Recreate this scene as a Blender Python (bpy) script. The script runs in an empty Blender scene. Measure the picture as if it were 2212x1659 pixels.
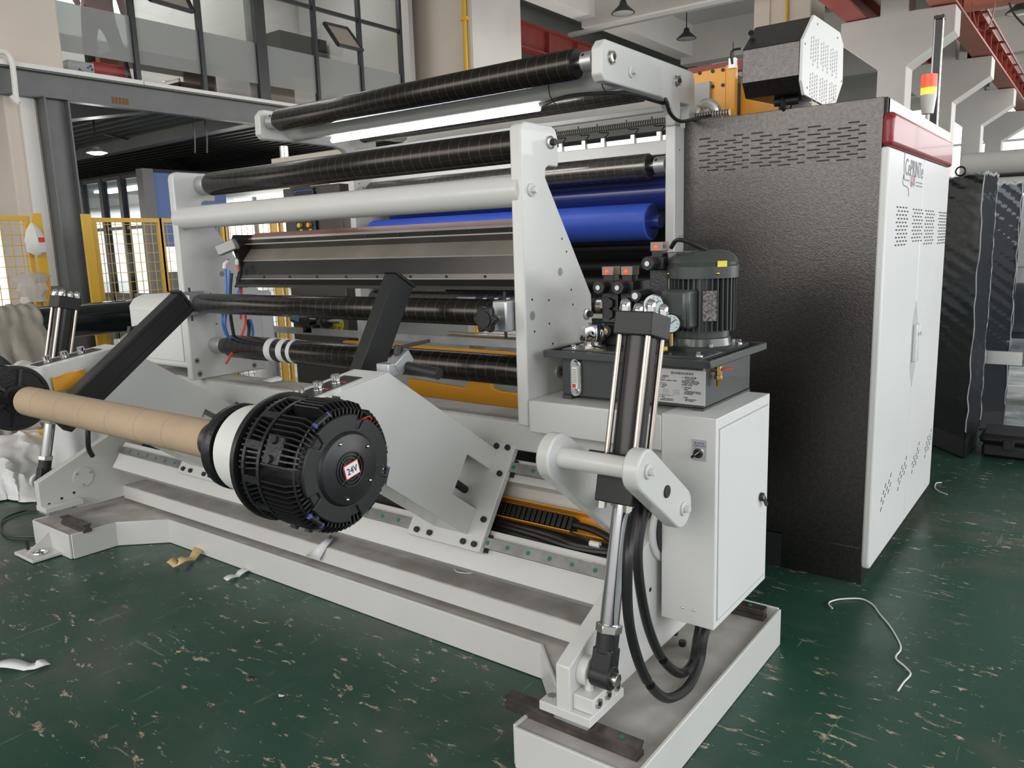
import bpy, bmesh, math, random
from mathutils import Vector, Matrix
random.seed(7)
sc = bpy.context.scene
COL = sc.collection
# ---------------------------------------------------------------- camera, world, light, exposure
W, H, FPX = 2212, 1659, 1699.4
YAW, PIT, ROL = math.radians(37.0742), math.radians(9.9767), math.radians(1.785)
fw = Vector((-math.sin(YAW)*math.cos(PIT), math.cos(YAW)*math.cos(PIT), -math.sin(PIT)))
rt = Vector((math.cos(YAW), math.sin(YAW), 0)); dn = fw.cross(rt)
CR = math.cos(ROL)*rt + math.sin(ROL)*dn; CD = -math.sin(ROL)*rt + math.cos(ROL)*dn
cd = bpy.data.cameras.new('camera'); cam = bpy.data.objects.new('camera', cd); COL.objects.link(cam)
cd.sensor_width = 36; cd.lens = FPX/W*36; cd.clip_end = 200
EYE = Vector((0, 0, 1.6))
cam.matrix_world = Matrix.Translation(EYE) @ Matrix((CR, -CD, -fw)).transposed().to_4x4()
sc.camera = cam
sc.view_settings.view_transform = 'Standard'; sc.view_settings.look = 'None'
sc.view_settings.gamma = 1; sc.view_settings.use_curve_mapping = False
sc.view_settings.exposure = 0.47
wd = bpy.data.worlds.new('daylight'); sc.world = wd; wd.use_nodes = True
bg = wd.node_tree.nodes['Background']; bg.inputs[0].default_value = (.97, .975, 1, 1); bg.inputs[1].default_value = .6
def area(name, loc, aim, sx, sy, power, col):
    l = bpy.data.lights.new(name, 'AREA'); l.shape = 'RECTANGLE'; l.size = sx; l.size_y = sy; l.energy = power; l.color = col
    o = bpy.data.objects.new(name, l); COL.objects.link(o); o.location = loc
    o.rotation_euler = (Vector(aim)-Vector(loc)).to_track_quat('-Z', 'Y').to_euler(); return o
area('assumed_light_right', (8.5, 3, 4.0), (-2, 3, 1.0), 12, 3.5, 430, (.92, .96, 1))  # assumed cool daylight from the right
area('assumed_light_behind', (-3, -6.5, 3.9), (-2.6, 3, 1.2), 13, 3.6, 400, (1, .965, .915))  # assumed warm light behind the camera, no window built; also reflects in the cabinet
area('assumed_top_light', (-3, 2.5, 7.2), (-3, 3.0, 0), 8, 5, 400, (.98, .99, 1))  # assumed soft light from above, the ceiling has no opening
area('office_fill', (-10.6, 6.2, 6.2), (-10.6, 6.2, 3), 1.2, 6, 80, (1, .98, .96))  # added light to make the upstairs office bright, no lamp modelled
area('hall_fill_far', (2, 20, 5.4), (0, 18, 0), 9, 16, 500, (1, .98, .96))  # added fill under the ceiling, brightens the far background
area('hall_fill_wall', (13, 20, 3.5), (-3, 19, 4), 16, 4, 1300, (1, .98, .95))  # added side fill for the far columns and walls, no real lamp
area('hall_fill_left', (-6, 12.6, 1.5), (-6, 12.5, 6), 4, 4, 130, (1, .97, .93))  # added upward fill hidden behind the machine, no real lamp
area('low_room_fill', (-18, 8.7, 2.85), (-18, 8.7, 0), 9, 3, 430, (.93, .96, 1))  # added fill that brightens the glass room interior

def at(x, y, ax, v):
    """world point that lies under a photo pixel on the plane axis ax = v"""
    d = fw + CR*((x-W/2)/FPX) + CD*((y-H/2)/FPX); i = 'xyz'.index(ax)
    return EYE + d*((v-EYE[i])/d[i])
# ---------------------------------------------------------------- materials
def mat(name, col, rough=.5, metal=0, coat=0, noise=0, nscale=6, bump=0, bscale=40, emis=0, spec=.5, ncol=None, alpha=1, trans=0):
    m = bpy.data.materials.new(name); m.use_nodes = True; nt = m.node_tree; b = nt.nodes['Principled BSDF']
    b.inputs['Base Color'].default_value = (*col, 1); b.inputs['Roughness'].default_value = rough
    b.inputs['Metallic'].default_value = metal; b.inputs['Coat Weight'].default_value = coat
    b.inputs['Specular IOR Level'].default_value = spec; b.inputs['Alpha'].default_value = alpha
    b.inputs['Transmission Weight'].default_value = trans
    if emis:
        b.inputs['Emission Color'].default_value = (*col, 1); b.inputs['Emission Strength'].default_value = emis
    tc = nt.nodes.new('ShaderNodeTexCoord')
    if noise:
        n = nt.nodes.new('ShaderNodeTexNoise'); n.inputs['Scale'].default_value = nscale; n.inputs['Detail'].default_value = 6
        nt.links.new(tc.outputs['Object'], n.inputs['Vector'])
        r = nt.nodes.new('ShaderNodeValToRGB'); r.color_ramp.elements[0].position = .35; r.color_ramp.elements[1].position = .7
        c2 = ncol or tuple(c*(1-noise) for c in col)
        r.color_ramp.elements[0].color = (*c2, 1); r.color_ramp.elements[1].color = (*col, 1)
        nt.links.new(n.outputs['Fac'], r.inputs[0]); nt.links.new(r.outputs[0], b.inputs['Base Color'])
    if bump:
        n2 = nt.nodes.new('ShaderNodeTexNoise'); n2.inputs['Scale'].default_value = bscale; n2.inputs['Detail'].default_value = 3
        nt.links.new(tc.outputs['Object'], n2.inputs['Vector'])
        bp = nt.nodes.new('ShaderNodeBump'); bp.inputs['Strength'].default_value = bump; bp.inputs['Distance'].default_value = .01
        nt.links.new(n2.outputs['Fac'], bp.inputs['Height']); nt.links.new(bp.outputs[0], b.inputs['Normal'])
    return m
def node(nt, t, **kw):
    n = nt.nodes.new(t)
    for k, v in kw.items(): setattr(n, k, v)
    return n
def rings(name, col, linecol, rough, metal, pitch=.052, w=.035):
    """roller skin with fine turned grooves at a fixed pitch along its axis"""
    m = mat(name, col, rough, metal); nt = m.node_tree; b = nt.nodes['Principled BSDF']
    tc = node(nt, 'ShaderNodeTexCoord'); sp = node(nt, 'ShaderNodeSeparateXYZ'); nt.links.new(tc.outputs['Object'], sp.inputs[0])
    dv = node(nt, 'ShaderNodeMath', operation='DIVIDE'); dv.inputs[1].default_value = pitch; nt.links.new(sp.outputs['X'], dv.inputs[0])
    fr = node(nt, 'ShaderNodeMath', operation='FRACT'); nt.links.new(dv.outputs[0], fr.inputs[0])
    lt = node(nt, 'ShaderNodeMath', operation='LESS_THAN'); lt.inputs[1].default_value = w; nt.links.new(fr.outputs[0], lt.inputs[0])
    mx = node(nt, 'ShaderNodeMix', data_type='RGBA'); mx.inputs[6].default_value = (*col, 1); mx.inputs[7].default_value = (*linecol, 1)
    nt.links.new(lt.outputs[0], mx.inputs[0]); nt.links.new(mx.outputs[2], b.inputs['Base Color'])
    rr = node(nt, 'ShaderNodeMath', operation='MULTIPLY_ADD'); rr.inputs[1].default_value = .25; rr.inputs[2].default_value = rough
    nt.links.new(lt.outputs[0], rr.inputs[0]); nt.links.new(rr.outputs[0], b.inputs['Roughness'])
    return m
WHITE = mat('white_enamel', (.66, .66, .635), .36, coat=.15, noise=.06, nscale=3)
WHITE2 = mat('white_sheet_enamel', (.74, .745, .73), .4, noise=.04, nscale=2)
DUSTW = mat('dusty_white_enamel', (.56, .545, .515), .55, noise=.28, nscale=7, ncol=(.38, .355, .32))
DGREY = mat('dark_textured_powder_coat', (.105, .098, .095), .3, .95, bump=.12, bscale=170, noise=.25, nscale=60, spec=.9)
TANK = mat('grey_green_enamel', (.045, .05, .05), .33, coat=.3)
MOTOR = mat('motor_grey_enamel', (.05, .058, .055), .3, coat=.2)
BLACK = mat('black_enamel', (.012, .012, .013), .3, bump=.1, bscale=120)
BLACKM = mat('black_satin', (.014, .014, .015), .5)
RUBBER = mat('black_rubber', (.012, .012, .012), .42)
ANOD = rings('black_anodised_roller', (.035, .03, .027), (.15, .14, .125), .22, .75, .052, .03)  # paler lines, here and on the grey skin, paint the glint grooves catch
SILV = rings('grey_anodised_roller', (.16, .15, .135), (.24, .225, .2), .22, .85)
STEEL = mat('machined_steel', (.55, .54, .5), .3, 1)
GALV = mat('zinc_plate', (.6, .61, .62), .42, .8, noise=.2, nscale=12)
CHROME = mat('chrome', (.8, .8, .8), .08, 1)
RAILM = mat('ground_rail_steel', (.5, .49, .47), .3, .9, noise=.3, nscale=14)
RAILOLD = mat('oiled_rail_steel', (.2, .17, .155), .35, .8, noise=.5, nscale=16)
BROWNS = mat('stainless_panel', (.22, .205, .18), .28, .9, noise=.25, nscale=3)
BROWND = mat('dark_glossy_panel', (.04, .039, .036), .22, .6, noise=.3, nscale=3)
BROWNL = mat('pale_brushed_panel', (.42, .38, .33), .4, .55, noise=.2, nscale=6)
REDB = mat('dull_red_extrusion', (.3, .075, .06), .45)
RED = mat('glossy_red_panel', (.27, .022, .03), .38, coat=.12, spec=.4)
REDM = mat('red_mark', (.7, .03, .03), .4)
ORANGE = mat('orange_enamel', (.95, .43, .035), .4, coat=.1, noise=.05, nscale=5)
BLUER = mat('blue_rubber_roller', (.045, .11, .62), .42, noise=.08, nscale=4)
BLUED = mat('dark_blue_roller', (.02, .035, .2), .25, coat=.3)
BLUEM = mat('blue_plastic', (.05, .2, .6), .35)
REDT = mat('red_air_tube', (.85, .05, .04), .35)
BRASS = mat('brass', (.65, .42, .16), .3, 1)
CARD = mat('cardboard_core', (.47, .35, .235), .7, noise=.12, nscale=5, bump=.05, bscale=60)
CARDL = mat('carton_board', (.45, .33, .2), .8, noise=.1)
GREEND = mat('green_plug', (.02, .17, .1), .5)
YEL = mat('yellow_fence_paint', (.72, .42, .02), .4)
YELP = mat('yellow_plastic', (.8, .65, .03), .4)
PAPER = mat('white_paper', (.75, .76, .77), .7)
PAPERW = mat('wrapping_paper', (.62, .6, .58), .75, noise=.12, nscale=2)
CLOTH = mat('beige_cloth', (.42, .38, .33), .85, noise=.15, nscale=4, bump=.2, bscale=80)
STICK = mat('printed_label_silver', (.55, .56, .56), .35, .3)
INK = mat('black_ink', (.02, .02, .03), .6)
INKB = mat('blue_ink', (.08, .1, .3), .6)
INKG = mat('grey_ink', (.25, .26, .29), .6)
INKP = mat('pink_ink', (.55, .2, .3), .6)
CREAM = mat('cream_wall_paint', (.63, .56, .48), .75, noise=.08, nscale=1.5)
GREYW = mat('grey_wall_paint', (.6, .58, .55), .8, noise=.1, nscale=1.2)
PALEW = mat('pale_wall_paint', (.76, .74, .71), .8, noise=.06, nscale=1)
SLAB = mat('concrete_slab', (.5, .49, .47), .85, noise=.15, nscale=1)
HBEAM = mat('grey_structural_paint', (.13, .135, .135), .45, noise=.15, nscale=4)
DECK = mat('dark_corrugated_deck', (.04, .045, .045), .5, .3)
REDST = mat('red_oxide_steel', (.28, .05, .04), .5, noise=.15)
REDOR = mat('orange_red_steel', (.42, .12, .07), .5, noise=.15)
ALU = mat('aluminium', (.78, .78, .76), .3, .7)
FRAMEB = mat('black_window_frame', (.02, .022, .024), .35)
LEDM = mat('lit_tube', (1, 1, .98), .5, emis=14)
LAMPON = mat('lit_lamp_glass', (1, 1, 1), .5, emis=25)
SKYG = mat('bright_daylight_glass', (.93, .97, 1), .5, emis=1.6)
WARMG = mat('warm_daylight_glass', (1, .93, .82), .5, emis=.9)
SIGR = mat('signal_red', (1, .05, .02), .3, emis=1.4)
SIGY = mat('signal_amber', (1, .3, .03), .3, emis=1.8)
PLASW = mat('white_plastic', (.75, .74, .7), .4)
BLUEW = mat('blue_painted_panel', (.09, .17, .42), .5)
SHELFB = mat('blue_shelf_paint', (.06, .13, .4), .5)
TEAL = mat('teal_plastic_box', (.1, .42, .5), .5)
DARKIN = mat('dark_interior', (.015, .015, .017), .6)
SKINM = mat('pink_shirt_cloth', (.42, .26, .27), .85)
TINR = mat('red_tin', (.6, .02, .03), .35)
TROUS = mat('dark_trouser_cloth', (.06, .055, .05), .85)
def glass(name, tint, tr, rough=0.0, gl=False):
    m = bpy.data.materials.new(name); m.use_nodes = True; nt = m.node_tree; nt.nodes.clear()
    o = node(nt, 'ShaderNodeOutputMaterial'); mx = node(nt, 'ShaderNodeMixShader'); t = node(nt, 'ShaderNodeBsdfTransparent'); t.inputs[0].default_value = (*tint, 1)
    g = node(nt, 'ShaderNodeBsdfGlossy' if gl else 'ShaderNodeBsdfPrincipled'); g.inputs[0].default_value = (*tint, 1); g.inputs['Roughness'].default_value = rough
    mx.inputs[0].default_value = 1-tr
    nt.links.new(t.outputs[0], mx.inputs[1]); nt.links.new(g.outputs[0], mx.inputs[2]); nt.links.new(mx.outputs[0], o.inputs[0]); return m
GLASS = glass('clear_window_glass', (.86, .88, .87), .9, .03, True)
FROST = glass('frosted_glass_band', (.49, .5, .485), .55, .6)
FILM = glass('stretch_film', (.6, .62, .65), .955, .06, True)
CLEARP = glass('clear_plastic_bag', (.85, .83, .8), .55, .3)

def floor_mat():
    m = mat('green_epoxy_floor', (.012, .06, .04), .36); nt = m.node_tree; b = nt.nodes['Principled BSDF']; L = nt.links.new
    tc = node(nt, 'ShaderNodeTexCoord')
    def nz(scale, det=6, dist=0, vec=None, rough=.6):
        n = node(nt, 'ShaderNodeTexNoise'); n.inputs['Scale'].default_value = scale; n.inputs['Detail'].default_value = det
        n.inputs['Distortion'].default_value = dist; n.inputs['Roughness'].default_value = rough
        L((vec or tc.outputs['Object']), n.inputs['Vector']); return n
    def ramp(src, p0, p1, c0=(0, 0, 0, 1), c1=(1, 1, 1, 1)):
        r = node(nt, 'ShaderNodeValToRGB'); e = r.color_ramp.elements; e[0].position = p0; e[1].position = p1; e[0].color = c0; e[1].color = c1
        L(src, r.inputs[0]); return r
    def mixc(fac, a, c):
        x = node(nt, 'ShaderNodeMix', data_type='RGBA'); L(fac, x.inputs[0])
        if isinstance(a, tuple): x.inputs[6].default_value = a
        else: L(a, x.inputs[6])
        if isinstance(c, tuple): x.inputs[7].default_value = c
        else: L(c, x.inputs[7])
        return x.outputs[2]
    base = ramp(nz(.9, 5).outputs['Fac'], .35, .68, (.013, .058, .038, 1), (.026, .082, .056, 1)).outputs[0]
    dust = ramp(nz(1.3, 8, .6).outputs['Fac'], .52, .78).outputs[0]
    dm = node(nt, 'ShaderNodeMath', operation='MULTIPLY'); L(dust, dm.inputs[0]); dm.inputs[1].default_value = .8
    c = mixc(dm.outputs[0], base, (.1, .105, .08, 1))
    # chips: small islands down to brown concrete
    def mul(a, k):
        x = node(nt, 'ShaderNodeMath', operation='MULTIPLY'); L(a, x.inputs[0])
        if isinstance(k, (int, float)): x.inputs[1].default_value = k
        else: L(k, x.inputs[1])
        return x.outputs[0]
    region = ramp(nz(2.2, 4).outputs['Fac'], .45, .6).outputs[0]
    mp = node(nt, 'ShaderNodeMapping'); mp.inputs['Scale'].default_value = (1, 2.4, 1); mp.inputs['Rotation'].default_value = (0, 0, .5); L(tc.outputs['Object'], mp.inputs[0])
    chips = ramp(nz(11, 8, .35, mp.outputs[0], .7).outputs['Fac'], .605, .615).outputs[0]
    chips = mul(chips, ramp(nz(1.1, 3).outputs['Fac'], .38, .5).outputs[0])
    chipc = ramp(nz(60, 3).outputs['Fac'], .4, .6, (.22, .16, .11, 1), (.55, .46, .36, 1)).outputs[0]
    c = mixc(chips, c, chipc)
    mp2 = node(nt, 'ShaderNodeMapping'); mp2.inputs['Scale'].default_value = (1, 14, 1); mp2.inputs['Rotation'].default_value = (0, 0, -.7); L(tc.outputs['Object'], mp2.inputs[0])
    sc1 = ramp(nz(3.2, 5, .4, mp2.outputs[0]).outputs['Fac'], .66, .69).outputs[0]
    mp3 = node(nt, 'ShaderNodeMapping'); mp3.inputs['Scale'].default_value = (16, 1, 1); mp3.inputs['Rotation'].default_value = (0, 0, .3); L(tc.outputs['Object'], mp3.inputs[0])
    sc2 = ramp(nz(2.6, 4, .2, mp3.outputs[0]).outputs['Fac'], .67, .7).outputs[0]
    c = mixc(mul(mul(sc1, region), .75), c, (.27, .26, .2, 1)); c = mixc(mul(sc2, .5), c, (.22, .24, .2, 1))
    vo = node(nt, 'ShaderNodeTexVoronoi'); vo.inputs['Scale'].default_value = 26; L(tc.outputs['Object'], vo.inputs['Vector'])
    fl = ramp(vo.outputs['Distance'], .045, .06, (1, 1, 1, 1), (0, 0, 0, 1)).outputs[0]
    c = mixc(mul(fl, ramp(nz(5, 2).outputs['Fac'], .5, .56).outputs[0]), c, (.36, .35, .3, 1))
    L(c, b.inputs['Base Color'])
    rg = ramp(nz(3, 5).outputs['Fac'], .3, .7, (.26, .26, .26, 1), (.48, .48, .48, 1)).outputs[0]; L(rg, b.inputs['Roughness'])
    bp = node(nt, 'ShaderNodeBump'); bp.inputs['Strength'].default_value = .25; bp.inputs['Distance'].default_value = .004; bp.invert = True
    L(chips, bp.inputs['Height']); L(bp.outputs[0], b.inputs['Normal'])
    return m
FLOOR = floor_mat()

# ---------------------------------------------------------------- geometry helpers
ROOTLOC = {}
class G:
    """collects shapes in world coordinates; part()/solo() link them as ONE mesh object"""
    def __init__(s): s.bm = bmesh.new()
    def box(s, x0, x1, y0, y1, z0, z1):
        r = bmesh.ops.create_cube(s.bm, size=1)['verts']
        for v in r: v.co = Vector(((x0+x1)/2+v.co.x*(x1-x0), (y0+y1)/2+v.co.y*(y1-y0), (z0+z1)/2+v.co.z*(z1-z0)))
        return s
    def prism(s, poly, a0, a1, ax='x'):
        def mk(p, a): return {'x': (a, p[0], p[1]), 'y': (p[0], a, p[1]), 'z': (p[0], p[1], a)}[ax]
        A = [s.bm.verts.new(mk(p, a0)) for p in poly]; B = [s.bm.verts.new(mk(p, a1)) for p in poly]; n = len(poly)
        fs = [s.bm.faces.new(A), s.bm.faces.new(B[::-1])]
        for i in range(n): fs.append(s.bm.faces.new((A[i], B[i], B[(i+1) % n], A[(i+1) % n])))
        return s
    def cyl(s, p0, p1, r, seg=24, rb=None):
        p0, p1 = Vector(p0), Vector(p1); d = p1-p0
        m = Matrix.Translation((p0+p1)/2) @ d.to_track_quat('Z', 'Y').to_matrix().to_4x4()
        bmesh.ops.create_cone(s.bm, cap_ends=True, segments=seg, radius1=r, radius2=r if rb is None else rb, depth=d.length, matrix=m); return s
    def lathe(s, p0, d, prof, seg=32):
        """profile [(t, r)...] along direction d from p0"""
        q = Vector(d).normalized().to_track_quat('Z', 'Y'); R = []
        for t, r in prof:
            R.append([s.bm.verts.new(Vector(p0)+q @ Vector((r*math.cos(a*2*math.pi/seg), r*math.sin(a*2*math.pi/seg), t))) for a in range(seg)])
        for i in range(len(R)-1):
            for a in range(seg): s.bm.faces.new((R[i][a], R[i][(a+1) % seg], R[i+1][(a+1) % seg], R[i+1][a]))
        s.bm.faces.new(R[0][::-1]); s.bm.faces.new(R[-1]); return s
    def tube(s, pts, r, seg=8, smooth=4, flat=1):
        P = [Vector(p) for p in pts]
        if smooth and len(P) > 2:
            Q = []
            for i in range(len(P)-1):
                a, b, c, d = P[max(i-1, 0)], P[i], P[i+1], P[min(i+2, len(P)-1)]
                for k in range(smooth):
                    t = k/smooth; Q.append(.5*((2*b)+(c-a)*t+(2*a-5*b+4*c-d)*t*t+(3*b-a-3*c+d)*t**3))
            P = Q+[P[-1]]
        rings = []; up = Vector((0, 0, 1))
        for i, p in enumerate(P):
            t = (P[min(i+1, len(P)-1)]-P[max(i-1, 0)]).normalized()
            sd = t.cross(up); sd = sd.normalized() if sd.length > .05 else t.cross(Vector((0, 1, 0))).normalized()
            u = sd.cross(t).normalized(); up = u if abs(t.z) > .8 else Vector((0, 0, 1))
            rings.append([s.bm.verts.new(p+sd*(r*math.cos(a*2*math.pi/seg))+u*(r*flat*math.sin(a*2*math.pi/seg))) for a in range(seg)])
        for i in range(len(rings)-1):
            for a in range(seg): s.bm.faces.new((rings[i][a], rings[i][(a+1) % seg], rings[i+1][(a+1) % seg], rings[i+1][a]))
        s.bm.faces.new(rings[0][::-1]); s.bm.faces.new(rings[-1]); return s
    def ball(s, c, r, sx=1, sy=1, sz=1, seg=16):
        v = bmesh.ops.create_uvsphere(s.bm, u_segments=seg, v_segments=seg//2, radius=r)['verts']
        for k in v: k.co = Vector(c)+Vector((k.co.x*sx, k.co.y*sy, k.co.z*sz))
        return s
    def bar(s, p0, p1, w, h, up=(0, 0, 1)):
        p0, p1 = Vector(p0), Vector(p1); t = (p1-p0).normalized(); sd = t.cross(Vector(up)).normalized(); u = sd.cross(t)
        c = [(-1, -1), (1, -1), (1, 1), (-1, 1)]
        A = [s.bm.verts.new(p0+sd*(a*w/2)+u*(b*h/2)) for a, b in c]; B = [s.bm.verts.new(p1+sd*(a*w/2)+u*(b*h/2)) for a, b in c]
        s.bm.faces.new(A[::-1]); s.bm.faces.new(B)
        for i in range(4): s.bm.faces.new((A[i], A[(i+1) % 4], B[(i+1) % 4], B[i]))
        return s
    def quadplate(s, P, th):
        """flat panel through four or more corners with thickness th"""
        P = [Vector(p) for p in P]; n = (P[1]-P[0]).cross(P[2]-P[0]).normalized()*th
        A = [s.bm.verts.new(p) for p in P]; B = [s.bm.verts.new(p+n) for p in P]; k = len(P)
        s.bm.faces.new(A[::-1]); s.bm.faces.new(B)
        for i in range(k): s.bm.faces.new((A[i], A[(i+1) % k], B[(i+1) % k], B[i]))
        return s
    def obj(s, name, m, parent=None, bevel=0, seg=2, ang=35):
        bmesh.ops.recalc_face_normals(s.bm, faces=s.bm.faces)
        me = bpy.data.meshes.new(name); s.bm.to_mesh(me); s.bm.free()
        o = bpy.data.objects.new(name, me); COL.objects.link(o); me.materials.append(m)
        me.shade_smooth(); me.set_sharp_from_angle(angle=math.radians(ang))
        if parent is not None:
            L = root_of(parent); me.transform(Matrix.Translation(-L)); o.parent = parent
        else:
            c = sum((Vector(b) for b in o.bound_box), Vector())/8; zb = min(b[2] for b in o.bound_box)
            L = Vector((c.x, c.y, zb)); me.transform(Matrix.Translation(-L)); o.location = L
        if bevel:
            b = o.modifiers.new('bevel', 'BEVEL'); b.width = bevel; b.segments = seg; b.limit_method = 'ANGLE'; b.angle_limit = math.radians(40); b.harden_normals = False
        return o
def root_of(o):
    while o.parent: o = o.parent
    return o.location.copy()
def thing(name, label, cat, loc, group=None):
    o = bpy.data.objects.new(name, None); COL.objects.link(o); o.location = loc; o.empty_display_size = .1
    o['label'] = label; o['category'] = cat
    if group: o['group'] = group
    return o
def solo(name, g, m, label, cat, group=None, bevel=0, ang=35):
    o = g.obj(name, m, None, bevel, ang=ang); o['label'] = label; o['category'] = cat
    if group: o['group'] = group
    return o
def part(name, g, m, parent, bevel=0, label=None, seg=2, ang=35):
    o = g.obj(name, m, parent, bevel, seg, ang)
    if label: o['label'] = label
    return o
def struct(name, g, m, bevel=0):
    o = g.obj(name, m, None, bevel); o['kind'] = 'structure'; return o
def dup(root, delta, label, group=None, skip=()):
    r = root.copy(); COL.objects.link(r); r.location = root.location+Vector(delta); r['label'] = label
    if group: r['group'] = group
    def rec(a, b):
        for ch in list(a.children):
            if ch.name.split('.')[0] in skip: continue
            c = ch.copy(); COL.objects.link(c); c.parent = b; rec(ch, c)
    rec(root, r); return r
def text(name, body, m, parent, loc, size, xdir, updir, align='LEFT', sx=1):
    c = bpy.data.curves.new(name, 'FONT'); c.body = body; c.size = size; c.extrude = .0003; c.align_x = align
    tmp = bpy.data.objects.new(name+'_tmp', c); COL.objects.link(tmp)
    dg = bpy.context.evaluated_depsgraph_get(); me = bpy.data.meshes.new_from_object(tmp.evaluated_get(dg)); bpy.data.objects.remove(tmp)
    X = Vector(xdir).normalized(); U = Vector(updir).normalized(); N = X.cross(U)
    M = Matrix.Translation(Vector(loc)-root_of(parent)) @ Matrix((X*sx, U, N)).transposed().to_4x4()
    me.transform(M); me.materials.clear(); me.materials.append(m)
    o = bpy.data.objects.new(name, me); COL.objects.link(o); o.parent = parent; return o
# ================================================================= SETTING
g = G(); g.box(-26, 14, -9, 46, -.12, 0); struct('floor', g, FLOOR)
g = G(); g.box(-26, 14, -9, 46, 6.6, 6.8); struct('ceiling', g, SLAB)
g = G(); g.box(-26, 14, 45.5, 45.8, 0, 6.6); struct('wall_back', g, GREYW)
g = G(); g.box(-26, -25.7, -9, 45.5, 0, 6.6); struct('wall_left', g, GREYW)
# ceiling beams
for i, y in enumerate((9.4, 14.2, 18.7, 23.2, 28)):
    g = G(); g.box(-8.6, 13, y-.2, y+.2, 5.75, 6.6); struct('trim_%d' % (i+1), g, GREYW)
for i, x in enumerate((-8.5, -2.9, 4.5)):
    g = G(); g.box(x-.2, x+.2, 4, 40, 5.9, 6.6); struct('trim_%d' % (i+6), g, PALEW)
# columns --------------------------------------------------------------
def column(label, x0, x1, y0, y1, z1, m=CREAM):
    t = thing('concrete_column', label, 'column', ((x0+x1)/2, (y0+y1)/2, 0)); g = G(); g.box(x0, x1, y0, y1, 0, z1)
    part('shaft', g, m, t, .02); return t
c1 = column('cream concrete column at the left edge carrying the gallery', -9.6, -9.06, 3.62, 4.26, 6.6)
g = G(); g.box(-9.3, -9.03, 3.76, 3.9, .02, 3.26); part('pilaster_strip', g, PALEW, c1)
t = thing('steel_column', 'dark grey steel H column bolted against the cream column at the left', 'column', (-8.96, 4.05, 0))
g = G(); g.box(-9.05, -8.87, 3.93, 3.945, 0, 3.26); part('flange', g, HBEAM, t)
g = G(); g.box(-9.05, -8.87, 4.165, 4.18, 0, 3.26); part('flange', g, HBEAM, t)
g = G(); g.box(-8.97, -8.955, 3.945, 4.165, 0, 3.26); part('web', g, HBEAM, t)
g = G(); g.box(-9.05, -8.86, 3.92, 4.19, 3.245, 3.262); part('cap_plate', g, HBEAM, t)
c2 = column('thick cream and grey concrete column rising behind the top roller, yellow conduit on its face', -9.55, -8.3, 10.2, 11.55, 6.6)
g = G(); g.box(-8.32, -8.29, 10.22, 11.53, .01, 6.58); part('grey_face', g, GREYW, c2)
g = G(); p = at(1005, 60, 'y', 10.17); g.tube([(p.x, 10.16, .1), (p.x, 10.16, 6.5)], .035, 8, 0); part('conduit', g, YEL, c2, label='yellow conduit')
g = G(); p = at(1003, 68, 'y', 10.13)
for z in (4.2, 5.1, 5.9): g.box(p.x-.06, p.x+.06, 10.11, 10.2, z, z+.05)
part('conduit_clip', g, YEL, c2)
p = at(1628, 30, 'y', 14.3); q = at(1752, 30, 'y', 14.3)
c3 = column('cream column top standing behind the fan housing, thin yellow conduit', p.x, q.x, 14.3, 15.1, 6.6)
g = G(); k = at(1700, 30, 'y', 14.27).x; g.tube([(k, 14.26, .1), (k, 14.26, 6.5)], .025, 8, 0); part('conduit', g, YEL, c3)
g = G(); k = at(1660, 30, 'y', 14.27).x; g.box(k-.02, k+.02, 14.27, 14.3, 0, 6.6); part('corner_strip', g, CREAM, c3)
# crane columns with corbels -------------------------------------------
lab = ['nearest grey crane column with two corbels, behind the signal lamp', 'second grey crane column, its corbel under the bend of the red rail', 'third grey crane column beside the bright window', 'farthest grey crane column behind the others']
for i, y in enumerate((14, 18.5, 23, 27.5)):
    t = thing('crane_column', lab[i], 'column', (-2.95, y+.25, 0), 'corbelled crane columns at the right')
    prof = [(-3.15, 0), (-2.74, 0), (-2.74, 4.15), (-2.1, 4.56), (-2.1, 4.93), (-2.6, 4.95), (-2.74, 4.95), (-2.74, 6.6), (-3.15, 6.6), (-3.15, 4.95), (-3.73, 4.95), (-3.73, 4.62), (-3.15, 4.15)]
    g = G(); g.prism(prof, y, y+.5, 'y'); part('shaft', g, GREYW, t, .01)
# crane runway (right) ---------------------------------------------------
t = thing('crane_rail_beam', 'red crane runway beam along the right hand corbels', 'crane beam', (-2.25, 20, 4.95))
g = G(); g.box(-2.45, -2.1, 6, 28.5, 4.96, 5.0); part('flange', g, REDOR, t)
g = G(); g.box(-2.45, -2.1, 6, 28.5, 5.34, 5.38); part('flange', g, REDOR, t)
g = G(); g.box(-2.29, -2.26, 6, 28.5, 5.0, 5.34); part('web', g, REDOR, t)
for k in range(22):
    g = G(); g.box(-2.43, -2.12, 7+k*.95, 7.03+k*.95, 5.0, 5.34); part('stiffener', g, REDST, t)
g = G(); g.tube([(-1.98, 7, 5.3), (-1.98, 28, 5.3)], .025, 6, 0); part('power_rail', g, REDST, t)
for k in range(14):
    g = G(); g.box(-2.12, -1.96, 8+k*1.4, 8.05+k*1.4, 5.27, 5.31); part('bracket', g, REDST, t)
t = thing('crane_rail_beam', 'dark red crane runway beam behind the thick cream column', 'crane beam', (-9.6, 16, 5.3))
g = G(); g.box(-9.75, -9.5, 11.6, 24, 5.42, 5.45); g.box(-9.75, -9.5, 11.6, 24, 5.88, 5.92); part('flange', g, REDST, t)
g = G(); g.box(-9.64, -9.61, 11.6, 24, 5.45, 5.88); part('web', g, REDST, t)
for k in range(10):
    g = G(); g.box(-9.74, -9.5, 12+k*1.1, 12.03+k*1.1, 5.45, 5.88); part('stiffener', g, REDST, t)
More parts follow.
